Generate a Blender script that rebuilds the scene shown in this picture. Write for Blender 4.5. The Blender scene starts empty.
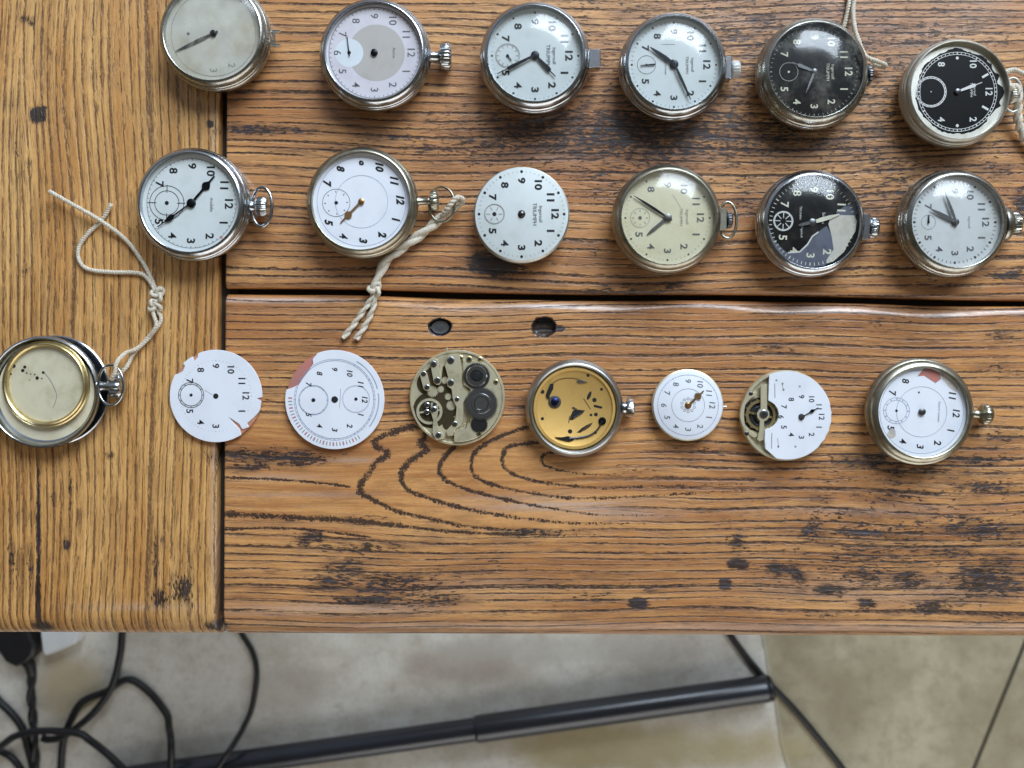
import bpy, bmesh, math, random
import numpy as np
from mathutils import Vector, Matrix

random.seed(7)
SC = bpy.context.scene
COL = SC.collection
PI = math.pi
D = 0.42            # lens to table top (m)
S = 0.46e-3         # metres per photo pixel on the table top
TZ = 0.74           # table top height above the floor
U = 0.452e-3        # metres per photo pixel at watch height


def W(px, py, h=0.0):
    """photo pixel -> world point lying h above the table top"""
    k = S * (D - h) / D
    return Vector(((px - 512) * k, (384 - py) * k, TZ + h))


def WF(px, py, h=0.0):
    """photo pixel -> world point lying h above the floor"""
    return W(px, py, h - TZ)


def lin(r, g, b):
    f = lambda v: (v / 12.92 if v <= 0.04045 else ((v + 0.055) / 1.055) ** 2.4)
    return (f(r / 255), f(g / 255), f(b / 255), 1.0)


# ------------------------------------------------------------------ node helper
class NT:
    def __init__(self, name):
        self.m = bpy.data.materials.new(name)
        self.m.use_nodes = True
        self.t = self.m.node_tree
        self.t.nodes.clear()
        self.out = self.t.nodes.new('ShaderNodeOutputMaterial')

    def n(self, kind, **kw):
        nd = self.t.nodes.new(kind)
        for k, v in kw.items():
            setattr(nd, k, v)
        return nd

    def put(self, sock, v):
        if hasattr(v, 'is_output'):
            self.t.links.new(v, sock)
        elif v is not None:
            sock.default_value = v

    def math(self, op, a, b=None, c=None, clamp=False):
        nd = self.n('ShaderNodeMath', operation=op, use_clamp=clamp)
        for i, v in enumerate((a, b, c)):
            if v is not None:
                self.put(nd.inputs[i], v)
        return nd.outputs[0]

    def comb(self, x, y, z):
        nd = self.n('ShaderNodeCombineXYZ')
        for i, v in enumerate((x, y, z)):
            self.put(nd.inputs[i], v)
        return nd.outputs[0]

    def noise(self, vec, scale=1.0, detail=2.0, rough=0.5):
        nd = self.n('ShaderNodeTexNoise')
        self.put(nd.inputs['Vector'], vec)
        nd.inputs['Scale'].default_value = scale
        nd.inputs['Detail'].default_value = detail
        nd.inputs['Roughness'].default_value = rough
        return nd.outputs['Fac']

    def mix(self, fac, a, b, mode='MIX'):
        nd = self.n('ShaderNodeMix', data_type='RGBA', blend_type=mode)
        self.put(nd.inputs[0], fac)
        self.put(nd.inputs[6], a)
        self.put(nd.inputs[7], b)
        return nd.outputs[2]

    def sstep(self, v, lo, hi):
        nd = self.n('ShaderNodeMapRange', interpolation_type='SMOOTHSTEP')
        self.put(nd.inputs[0], v)
        self.put(nd.inputs[1], lo)
        self.put(nd.inputs[2], hi)
        nd.inputs[3].default_value = 0.0
        nd.inputs[4].default_value = 1.0
        return nd.outputs[0]

    def ramp(self, fac, stops):
        nd = self.n('ShaderNodeValToRGB')
        self.put(nd.inputs[0], fac)
        el = nd.color_ramp.elements
        while len(el) < len(stops):
            el.new(0.5)
        for e, (p, c) in zip(el, stops):
            e.position = p
            e.color = c
        return nd.outputs[0]

    def attr(self, name):
        return self.n('ShaderNodeAttribute', attribute_name=name)

    def bsdf(self, color, rough=0.5, metal=0.0, bump=None, bump_d=0.0002, spec=0.5, coat=0.0):
        b = self.n('ShaderNodeBsdfPrincipled')
        self.put(b.inputs['Base Color'], color)
        self.put(b.inputs['Roughness'], rough)
        self.put(b.inputs['Metallic'], metal)
        b.inputs['Specular IOR Level'].default_value = spec
        b.inputs['Coat Weight'].default_value = coat
        b.inputs['Coat Roughness'].default_value = 0.22
        if bump is not None:
            bn = self.n('ShaderNodeBump')
            bn.inputs['Strength'].default_value = 1.0
            bn.inputs['Distance'].default_value = bump_d
            self.put(bn.inputs['Height'], bump)
            self.t.links.new(bn.outputs[0], b.inputs['Normal'])
        self.t.links.new(b.outputs[0], self.out.inputs[0])
        return self.m


def objco(nt):
    return nt.n('ShaderNodeTexCoord').outputs['Object']


def metal(name, col, rough=0.2, dirt=0.35, dirtcol=None, scale=220, metallic=1.0):
    nt = NT(name)
    co = objco(nt)
    f = nt.noise(co, scale, 4, 0.65)
    f2 = nt.noise(co, scale * 6, 2, 0.6)
    dc = dirtcol or tuple(c * 0.55 for c in col[:3]) + (1,)
    colr = nt.mix(nt.math('MULTIPLY', nt.sstep(f, 0.45, 0.75), dirt), col, dc)
    r = nt.math('ADD', rough - 0.05, nt.math('MULTIPLY', nt.math('ADD', f, f2), 0.09))
    return nt.bsdf(colr, r, metallic)


def plain(name, col, rough=0.5, var=0.12, scale=150, spec=0.5, second=None):
    nt = NT(name)
    co = objco(nt)
    f = nt.noise(co, scale, 4, 0.6)
    dc = second or tuple(c * (1 - var * 2.5) for c in col[:3]) + (1,)
    colr = nt.mix(nt.sstep(f, 0.42, 0.78), col, dc)
    return nt.bsdf(colr, rough, 0.0, spec=spec)


M = {}
M['chrome'] = metal('polished_chrome', lin(186, 189, 192), 0.17, 0.5)
M['nickel'] = metal('worn_nickel', lin(174, 173, 165), 0.24, 0.6, lin(112, 106, 88))
M['warmnickel'] = metal('warm_nickel', lin(172, 168, 152), 0.30, 0.6, lin(112, 103, 80))
M['greysteel'] = metal('dull_steel', lin(182, 185, 184), 0.30, 0.5)
M['creammetal'] = metal('cream_movement_ring', lin(194, 191, 181), 0.42, 0.4, lin(150, 138, 108))
M['brass'] = metal('old_brass', lin(222, 202, 150), 0.30, 0.4, lin(150, 116, 62))
M['gilt'] = metal('gilt_plate', lin(216, 176, 102), 0.5, 0.35, lin(190, 148, 82), 120, .55)
M['gsilver'] = metal('german_silver', lin(218, 209, 178), 0.36, 0.5, lin(160, 149, 116), 160, .6)
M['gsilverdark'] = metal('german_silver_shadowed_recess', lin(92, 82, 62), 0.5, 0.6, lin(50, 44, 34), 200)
M['steel'] = metal('tempered_steel', lin(158, 160, 164), 0.26, 0.4)
M['darksteel'] = metal('dark_steel', lin(92, 94, 98), 0.30, 0.4)
M['bluesteel'] = metal('blued_steel', lin(52, 58, 104), 0.28, 0.2)
M['copper'] = plain('bare_copper_and_old_enamel', lin(196, 140, 116), 0.55, 0.2, 300, second=lin(150, 104, 86))
M['redchip'] = plain('reddish_bare_copper', lin(186, 116, 106), 0.55, 0.2, 300, second=lin(160, 134, 122))
M['enamel'] = plain('white_enamel', lin(230, 233, 241), 0.22, 0.05, 60, second=lin(220, 223, 231))
M['whitedial'] = plain('white_painted_dial', lin(208, 214, 214), 0.42, 0.07, 90, second=lin(196, 203, 200))
M['greydial'] = plain('silvered_dial', lin(204, 206, 206), 0.42, 0.07, 90, second=lin(190, 190, 184))
M['creamdial'] = plain('aged_cream_dial', lin(216, 211, 188), 0.45, 0.07, 60, second=lin(204, 196, 166))
M['stained'] = plain('stained_silver_dial', lin(206, 204, 196), 0.5, 0.1, 55, second=lin(182, 172, 148))
M['lilac'] = plain('pale_silver_dial', lin(208, 204, 211), 0.42, 0.05, 80, second=lin(196, 191, 198))
M['taupe'] = plain('taupe_centre', lin(180, 175, 171), 0.45, 0.05, 80, second=lin(170, 164, 157))
M['paleblue'] = plain('pale_subdial', lin(212, 220, 226), 0.4, 0.03)
M['blackdial'] = plain('black_dial', lin(12, 12, 14), 0.30, 0.2, 200, spec=.25)
M['slate'] = plain('slate_patch', lin(88, 92, 108), 0.5, 0.15, 200)
M['palepatch'] = plain('pale_patch', lin(196, 190, 178), 0.5, 0.08, 150, second=lin(170, 162, 146))
M['black'] = plain('black_print', lin(22, 22, 24), 0.5, 0.1)
M['greyprint'] = plain('grey_print', lin(96, 96, 98), 0.5, 0.1)
M['faint'] = plain('faint_print', lin(150, 148, 142), 0.5, 0.1)
M['faintblue'] = plain('faint_blue_print', lin(150, 160, 184), 0.5, 0.1)
M['redprint'] = plain('faint_red_print', lin(196, 140, 150), 0.5, 0.1)
M['lume'] = plain('cream_lume', lin(214, 212, 190), 0.6, 0.1)
M['whiteprint'] = plain('white_print', lin(206, 206, 204), 0.6, 0.05)
M['hole'] = plain('dark_hole', lin(18, 16, 15), 0.7, 0.1)
M['handdark'] = metal('dark_hands', lin(44, 46, 50), 0.35, 0.2)
M['handgrey'] = metal('grey_hands', lin(110, 110, 112), 0.35, 0.2)
M['handgilt'] = metal('gilt_hand', lin(176, 138, 96), 0.35, 0.3)
M['jewel'] = plain('ruby_jewel', lin(120, 40, 52), 0.15, 0.1)
M['clear'] = plain('clear_plastic', lin(196, 196, 192), 0.2, 0.05)
M['rubber'] = plain('black_rubber', lin(26, 26, 29), 0.45, 0.2, 60)
M['polepaint'] = plain('black_satin_paint', lin(24, 28, 40), 0.30, 0.2, 20, spec=0.9)
M['whiteplastic'] = plain('white_plastic', lin(214, 216, 216), 0.4, 0.05, 40)


def crystal(name, tint, haze, ior=1.62):
    nt = NT(name)
    geo = nt.n('ShaderNodeNewGeometry')
    dt = nt.n('ShaderNodeVectorMath', operation='DOT_PRODUCT')
    nt.t.links.new(geo.outputs['Incoming'], dt.inputs[0])
    nt.t.links.new(geo.outputs['Normal'], dt.inputs[1])
    f0 = ((ior - 1) / (ior + 1)) ** 2
    fz = nt.math('POWER', nt.math('SUBTRACT', 1.0, nt.math('ABSOLUTE', dt.outputs['Value']), clamp=True), 5.0)
    fres = nt.math('ADD', f0, nt.math('MULTIPLY', fz, 1.0 - f0))
    tr = nt.n('ShaderNodeBsdfTransparent')
    tr.inputs[0].default_value = tint
    gl = nt.n('ShaderNodeBsdfAnisotropic')
    gl.inputs['Roughness'].default_value = 0.16
    di = nt.n('ShaderNodeBsdfDiffuse')
    di.inputs[0].default_value = lin(206, 204, 190)
    co = objco(nt)
    h = nt.math('MULTIPLY', nt.sstep(nt.noise(co, 130, 4, 0.65), 0.42, 0.8), haze)
    a = nt.n('ShaderNodeMixShader')
    nt.put(a.inputs[0], h)
    nt.t.links.new(tr.outputs[0], a.inputs[1])
    nt.t.links.new(di.outputs[0], a.inputs[2])
    b = nt.n('ShaderNodeMixShader')
    nt.put(b.inputs[0], fres)
    nt.t.links.new(a.outputs[0], b.inputs[1])
    nt.t.links.new(gl.outputs[0], b.inputs[2])
    nt.t.links.new(b.outputs[0], nt.out.inputs[0])
    return nt.m


M['crystal'] = crystal('watch_crystal', (0.97, 0.98, 0.98, 1), 0.05)
M['crystalyellow'] = crystal('yellowed_crystal', (0.98, 0.975, 0.93, 1), 0.10)
M['crystalhazy'] = crystal('scratched_hazy_crystal', (0.95, 0.95, 0.93, 1), 0.45)
M['crystaldark'] = crystal('thick_dusty_crystal', (0.95, 0.96, 0.95, 1), 0.20, 1.65)


def rope_mat():
    nt = NT('undyed_cotton_twine')
    co = objco(nt)
    f = nt.noise(co, 1800, 3, 0.6)
    f2 = nt.noise(co, 90, 2)
    c = nt.mix(nt.sstep(f, 0.35, 0.7), lin(226, 218, 202), lin(190, 178, 158))
    c = nt.mix(nt.math('MULTIPLY', nt.sstep(f2, 0.5, 0.8), 0.5), c, lin(168, 152, 122))
    return nt.bsdf(c, 0.9, 0.0, f, 0.0002, spec=0.15)


M['twine'] = rope_mat()


# ------------------------------------------------------------------ wood
def wood_mat(name, light, mid, line, ring, linew, dash_u, strength, dirt, fib, fadeamt=.3):
    nt = NT(name)
    at = nt.attr('grain')
    sp = nt.n('ShaderNodeSeparateXYZ')
    nt.t.links.new(at.outputs['Vector'], sp.inputs[0])
    u, g0, k = sp.outputs
    stain = nt.attr('stain').outputs['Fac']
    wear_sheen = nt.attr('wear_sheen').outputs['Fac']
    figure = nt.attr('figure').outputs['Fac']
    calm = nt.attr('calm').outputs['Fac']
    uncalm = nt.math('SUBTRACT', 1.0, nt.math('MULTIPLY', calm, .9))
    mul = lambda a, b: nt.math('MULTIPLY', a, b)
    add = lambda a, b: nt.math('ADD', a, b)
    N = lambda su, sg, det=2, ro=.55, g=None: nt.noise(nt.comb(mul(u, su), mul(g if g is not None else g0, sg), k), 1.0, det, ro)
    # irregular growth rings with ragged edges
    wob = N(9.0, 45.0, 3)
    rag = N(260.0, 300.0, 3, .65)
    gw = add(g0, mul(nt.math('SUBTRACT', wob, 0.5), 0.0026))
    one = nt.noise(nt.comb(mul(gw, 150.0), k, 0.0), 1.0, 2)
    gi = add(add(gw, mul(one, 0.0062)), mul(nt.math('SUBTRACT', rag, .5), 0.0011))
    ph = nt.math('DIVIDE', gi, ring)
    fr = nt.math('FRACT', ph)
    rid = nt.math('FLOOR', ph)
    rs = nt.noise(nt.comb(mul(rid, 3.7), mul(u, 7.0), k), 1.0, 2)
    wdt = mul(linew, add(.45, mul(rs, 1.1)))
    band = mul(nt.sstep(fr, 0.0, 0.07), nt.math('SUBTRACT', 1.0, nt.sstep(fr, mul(wdt, .45), wdt)))
    fade = nt.math('SUBTRACT', 1.0, nt.sstep(fr, 0.05, 0.95))
    dash = N(dash_u, 700.0, 3, .62, gw)
    speck = N(520.0, 1500.0, 2, .6, gw)
    pores = mul(band, nt.sstep(add(mul(dash, .80), mul(rs, .26)), .41, .55))
    pores = mul(pores, add(.62, mul(nt.sstep(speck, .36, .56), .38)))
    pores = mul(pores, uncalm)
    fade = mul(fade, uncalm)
    # the flame's bold rings, broken into clusters of open pores
    fsp = nt.noise(nt.comb(mul(u, 1300.0), mul(g0, 1500.0), k), 1.0, 2, .6)
    fsl = N(170.0, 170.0, 3, .6)
    fig = nt.sstep(add(add(figure, mul(nt.math('SUBTRACT', fsp, .5), 2.2)), mul(nt.math('SUBTRACT', fsl, .5), 1.1)), .50, .80)
    fig = mul(fig, nt.sstep(figure, .10, .42))
    fig = nt.math('MAXIMUM', fig, mul(nt.sstep(figure, .25, .95), .42))
    # short fibres and open pores between the rings
    f1 = N(130.0, 2300.0, 3, .65, gw)
    f2 = N(90.0, 1000.0, 3, .62, gw)
    loose = add(mul(nt.sstep(f1, .53, .66), .42), mul(nt.sstep(f2, .55, .64), .62))
    loose = mul(mul(mul(loose, add(.35, mul(fade, .65))), fib), add(.45, mul(uncalm, .55)))
    # base colour
    big = N(7.0, 30.0, 3)
    streak = N(16.0, 520.0, 4, .62, gw)
    base = nt.mix(nt.sstep(add(mul(big, .5), mul(streak, .5)), .36, .62), light, mid)
    base = nt.mix(mul(fade, fadeamt), base, tuple(p * .50 + q * .30 for p, q in zip(mid[:3], line[:3])) + (1,))
    gr = N(38.0, 170.0, 5, .68, gw)
    c = nt.mix(mul(nt.sstep(gr, .44, .70), dirt), base, lin(98, 62, 40))
    red = N(22.0, 90.0, 3, .6)
    c = nt.mix(mul(nt.sstep(red, .55, .75), .20), c, lin(150, 84, 52))
    pale = N(30.0, 420.0, 3, .6, gw)
    c = nt.mix(mul(nt.sstep(pale, .60, .75), .30), c, lin(200, 172, 138))
    c = nt.mix(mul(wear_sheen, nt.sstep(streak, .3, .6)), c, lin(206, 184, 170))
    fn = N(700.0, 2600.0, 3, .7)
    c = nt.mix(mul(nt.sstep(fn, .35, .65), .30), c, nt.mix(.45, c, lin(70, 44, 26)))
    dark = nt.math('MINIMUM', nt.math('MAXIMUM', nt.math('MAXIMUM', mul(pores, strength), loose), mul(fig, .95)), .96)
    c = nt.mix(dark, c, line)
    # black-blue ink-like flecks where the board is stained
    fl = N(300.0, 1150.0, 4, .68, g0)
    fl2 = N(60.0, 240.0, 2, .6, g0)
    fl = add(mul(fl, .80), mul(fl2, .20))
    thr = nt.math('SUBTRACT', .650, mul(stain, .20))
    fm = mul(nt.sstep(fl, thr, add(thr, .032)), nt.sstep(stain, .03, .25))
    tone = N(90.0, 300.0, 2)
    c = nt.mix(mul(mul(nt.sstep(stain, .05, .9), nt.sstep(N(70.0, 300.0, 4, .65), .36, .62)), .72), c, lin(80, 54, 41))
    c = nt.mix(mul(fm, .90), c, nt.mix(nt.sstep(tone, .4, .65), lin(34, 27, 26), lin(46, 44, 54)))
    h = nt.math('SUBTRACT', 1.0, add(dark, mul(fm, .5)))
    rough = add(.34, mul(add(dark, mul(gr, .3)), .35))
    return nt.bsdf(c, rough, 0.0, h, 0.0004, spec=.5, coat=.7)


M['wood_end'] = wood_mat('oak_breadboard_end', lin(244, 192, 122), lin(206, 146, 80), lin(78, 47, 26), 0.0040, 0.32, 110.0, 0.80, 0.26, 1.0, .16)
M['wood_plank'] = wood_mat('oak_plank', lin(228, 168, 104), lin(184, 122, 70), lin(44, 25, 15), 0.0038, 0.40, 48.0, 0.97, 0.42, 0.70, .18)

# the flame figure of the lower plank: (half-width px, [photo px points])
def z2(*q):
    return [(200 + x / 2.0, 250 + y / 2.0) for x, y in q]


FLAME = [
    (2.0, z2((430, 352), (395, 362), (358, 376), (350, 390), (376, 408), (352, 425), (338, 446), (322, 468), (320, 487))),
    (1.5, z2((320, 487), (345, 499), (378, 516), (420, 530), (470, 540), (530, 552), (620, 560), (720, 562), (830, 556))),
    (2.0, z2((452, 360), (448, 376), (440, 388), (455, 400), (425, 418), (405, 440), (402, 463))),
    (1.5, z2((402, 463), (415, 480), (450, 494), (500, 510), (560, 524), (640, 536), (740, 546), (900, 548))),
    (1.6, z2((530, 360), (518, 384), (500, 402), (482, 425), (478, 445), (492, 462))),
    (1.2, z2((492, 462), (530, 478), (580, 492), (650, 508), (720, 520), (800, 530), (960, 532))),
    (1.4, z2((660, 352), (600, 373), (560, 395), (545, 415), (543, 440), (560, 460), (610, 476), (680, 490), (760, 497), (860, 494), (1000, 486), (1200, 476))),
    (1.3, z2((680, 384), (620, 393), (606, 410), (606, 430), (625, 448), (670, 462), (740, 472), (820, 476), (930, 472), (1100, 468))),
    (1.1, z2((720, 402), (690, 408), (683, 419), (690, 431), (720, 440), (770, 448), (860, 452))),
    (0.9, z2((40, 455), (150, 459), (240, 466), (300, 474))),
    (1.9, z2((40, 528), (120, 532), (200, 536), (300, 541), (400, 552))),
    (1.2, z2((400, 552), (480, 561), (560, 567), (680, 570), (800, 570))),
    (1.2, z2((40, 404), (120, 412), (200, 418), (250, 420))),
    (0.9, z2((40, 560), (150, 556), (240, 562), (340, 575))),
]


def poly_line(PX, PY, pts, hw):
    """soft profile of one ring line, thinning out towards its right-hand end"""
    P = [Vector((x, y, 0)) for x, y in pts]
    Q = smooth_path(P, 5)
    out = np.zeros_like(PX)
    n = len(Q) - 1
    for i, (a, b) in enumerate(zip(Q, Q[1:])):
        ex, ey = b.x - a.x, b.y - a.y
        L = ex * ex + ey * ey + 1e-9
        t = np.clip(((PX - a.x) * ex + (PY - a.y) * ey) / L, 0, 1)
        d2 = (PX - a.x - t * ex) ** 2 + (PY - a.y - t * ey) ** 2
        f = (i + t) / n
        tail = 1 - .75 * np.clip((f - .45) / .55, 0, 1) if pts[-1][0] > 500 else 1.0
        w = hw * (1.75 + .35 * math.sin(i * 1.7)) * (.55 + .45 * tail)
        out = np.maximum(out, tail ** .6 * np.exp(-d2 / (w * w)))
    return out


# stains: (px, py, rx, ry, strength)
STAIN = [
    # upper plank
    (270, 131, 60, 5, 1.1), (250, 127, 40, 3, .9), (500, 150, 60, 16, .75), (590, 150, 60, 26, .8), (660, 140, 80, 26, .8), (730, 130, 60, 34, .85),
    (610, 100, 30, 40, .5), (560, 120, 60, 24, .6), (450, 120, 40, 10, .5), (430, 150, 40, 12, .6), (640, 10, 120, 14, .45), (760, 20, 90, 20, .6),
    (890, 30, 70, 30, .6), (960, 20, 70, 24, .55), (740, 70, 30, 60, .55), (880, 110, 40, 60, .65), (850, 145, 90, 18, .7), (1000, 170, 40, 18, .6),
    (498, 264, 26, 11, 2.2), (480, 258, 12, 8, 1.2), (600, 180, 30, 24, .7), (745, 190, 20, 34, .6), (1021, 205, 10, 18, 1.3), (1010, 275, 30, 6, .9),
    (670, 286, 22, 7, .9), (470, 40, 14, 40, .35), (900, 220, 16, 50, .5), (600, 60, 20, 40, .5), (580, 20, 40, 10, .5), (330, 150, 60, 4, .8), (395, 137, 40, 5, .8),
    (880, 165, 60, 14, .7), (590, 250, 26, 10, .5), (640, 290, 70, 5, .8),
    (780, 60, 250, 90, .66), (560, 60, 120, 70, .42), (900, 200, 150, 80, .55), (640, 135, 200, 40, .98), (480, 150, 90, 22, .6),
    # lower plank
    (268, 456, 62, 8, 1.25), (300, 463, 40, 4, 1.0), (250, 468, 24, 4, 1.2), (310, 540, 18, 10, .9), (360, 548, 60, 9, .85), (345, 570, 26, 16, 1.0), (392, 588, 60, 20, .95),
    (330, 583, 20, 10, 1.0), (375, 600, 40, 7, 1.2), (430, 600, 50, 8, .8), (360, 520, 34, 8, .5), (470, 570, 40, 26, .45),
    (526, 533, 28, 5, 1.2), (638, 603, 8, 5, 2.4), (652, 590, 12, 6, .7), (738, 564, 9, 5, 2.4), (725, 583, 6, 6, 1.9), (737, 540, 12, 10, 1.0), (598, 596, 30, 8, .7),
    (776, 568, 10, 6, 1.4), (812, 532, 16, 14, 1.1), (790, 570, 22, 8, 1.1), (800, 580, 10, 14, 1.0), (860, 533, 32, 6, 1.25), (830, 590, 16, 8, 1.3),
    (862, 575, 26, 14, 1.0), (910, 580, 22, 12, 1.1), (932, 607, 22, 8, 1.2), (866, 604, 12, 6, 1.3), (990, 578, 46, 26, 1.05), (985, 530, 60, 12, .95), (970, 462, 50, 10, .8),
    (985, 487, 34, 7, 1.1), (870, 462, 40, 10, .9), (880, 495, 80, 9, .75), (820, 500, 30, 10, .7), (890, 545, 160, 60, .62), (930, 470, 120, 26, .6), (760, 480, 60, 30, .35), (540, 590, 200, 30, .3), (960, 550, 60, 20, .7), (940, 520, 60, 20, .6),
    (830, 615, 40, 5, .6), (560, 620, 300, 8, .18), (990, 620, 40, 8, .6), (955, 595, 60, 16, .6), (1000, 335, 20, 8, .7), (770, 348, 30, 8, .6), (880, 320, 110, 14, .42),
    (640, 340, 60, 20, .3), (1000, 370, 30, 10, .5), (700, 450, 60, 7, .5), (640, 470, 40, 6, .6), (1000, 440, 30, 20, .5), (770, 450, 30, 6, .6),
    (270, 390, 20, 30, .25),
    # left board
    (38, 115, 6.5, 6.5, 3.2), (44, 109, 3, 3, 1.6), (26, 19, 10, 5, .9), (31, 23, 5, 4, .8), (12, 105, 8, 10, .5), (16, 150, 6, 12, .6), (28, 163, 7, 5, .6), (210, 124, 3, 3, 2.8),
    (184, 588, 14, 16, 1.15), (160, 598, 9, 10, 1.25), (155, 560, 4, 34, .9), (164, 530, 3, 20, .8), (194, 560, 12, 20, .45), (12, 560, 4, 28, .9), (30, 560, 5, 40, .6), (38.5, 540, 1.8, 70, 2.0),
    (38, 605, 2.2, 40, 2.6), (40, 628, 10, 6, 1.5), (67, 545, 3.5, 6, 1.6), (70, 490, 3, 30, .7), (53, 500, 3, 12, .8), (110, 455, 4, 4, 1.1), (215, 628, 12, 6, 1.4), (110, 622, 120, 5, .3),
    (130, 225, 14, 20, .3), (24, 270, 5, 6, .7), (104, 60, 20, 60, .28), (40, 45, 10, 30, .3), (110, 320, 60, 60, .12),
]
WEAR_SHEEN = [  # worn pale areas; the pinkish blotch mid lower plank is sheen painted in
    (560, 505, 70, 8, .75), (600, 515, 60, 6, .6), (500, 500, 40, 5, .4), (330, 610, 110, 6, .5), (280, 478, 40, 4, .6), (300, 495, 60, 3, .4), (900, 590, 120, 14, .35), (860, 510, 100, 6, .3),
    (660, 105, 30, 10, .35), (940, 35, 40, 10, .4), (720, 20, 60, 8, .3), (470, 590, 60, 10, .25), (350, 460, 26, 3, .5), (550, 160, 40, 6, .3),
    (214, 500, 3, 110, .7), (214, 130, 2.5, 30, .6), (140, 607, 60, 4, .4), (420, 312, 180, 3, .25),
]


def blobs(lst, PX, PY, wig):
    out = np.zeros_like(PX)
    for (x, y, rx, ry, a) in lst:
        d = ((PX - x) / rx) ** 2 + ((PY - y) / ry) ** 2
        out = np.maximum(out, a * np.exp(-d * 0.9))
    return out


def seam_x(py):       # vertical joint between the breadboard end and the planks, photo px
    return 221.6 - (py - 300) * 0.006


def seam_y(px):       # horizontal joint between the two planks, photo px
    return 291.5 + (px - 222) * 0.0142 + 1.0 * np.sin(px / 70.0)


def axis(fine0, fine1, step, lo, hi, coarse):
    a = list(np.arange(fine0, fine1 + step * .5, step))
    b = list(np.arange(fine0 - coarse, lo, -coarse))[::-1]
    c = list(np.arange(fine1 + coarse, hi, coarse))
    return np.array(([lo] if not b or b[0] > lo + 1e-6 else []) + b + a + c + ([hi] if not c or c[-1] < hi - 1e-6 else []))


TH = 0.030
FRONT = -0.1180      # y of the table's front edge


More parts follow.
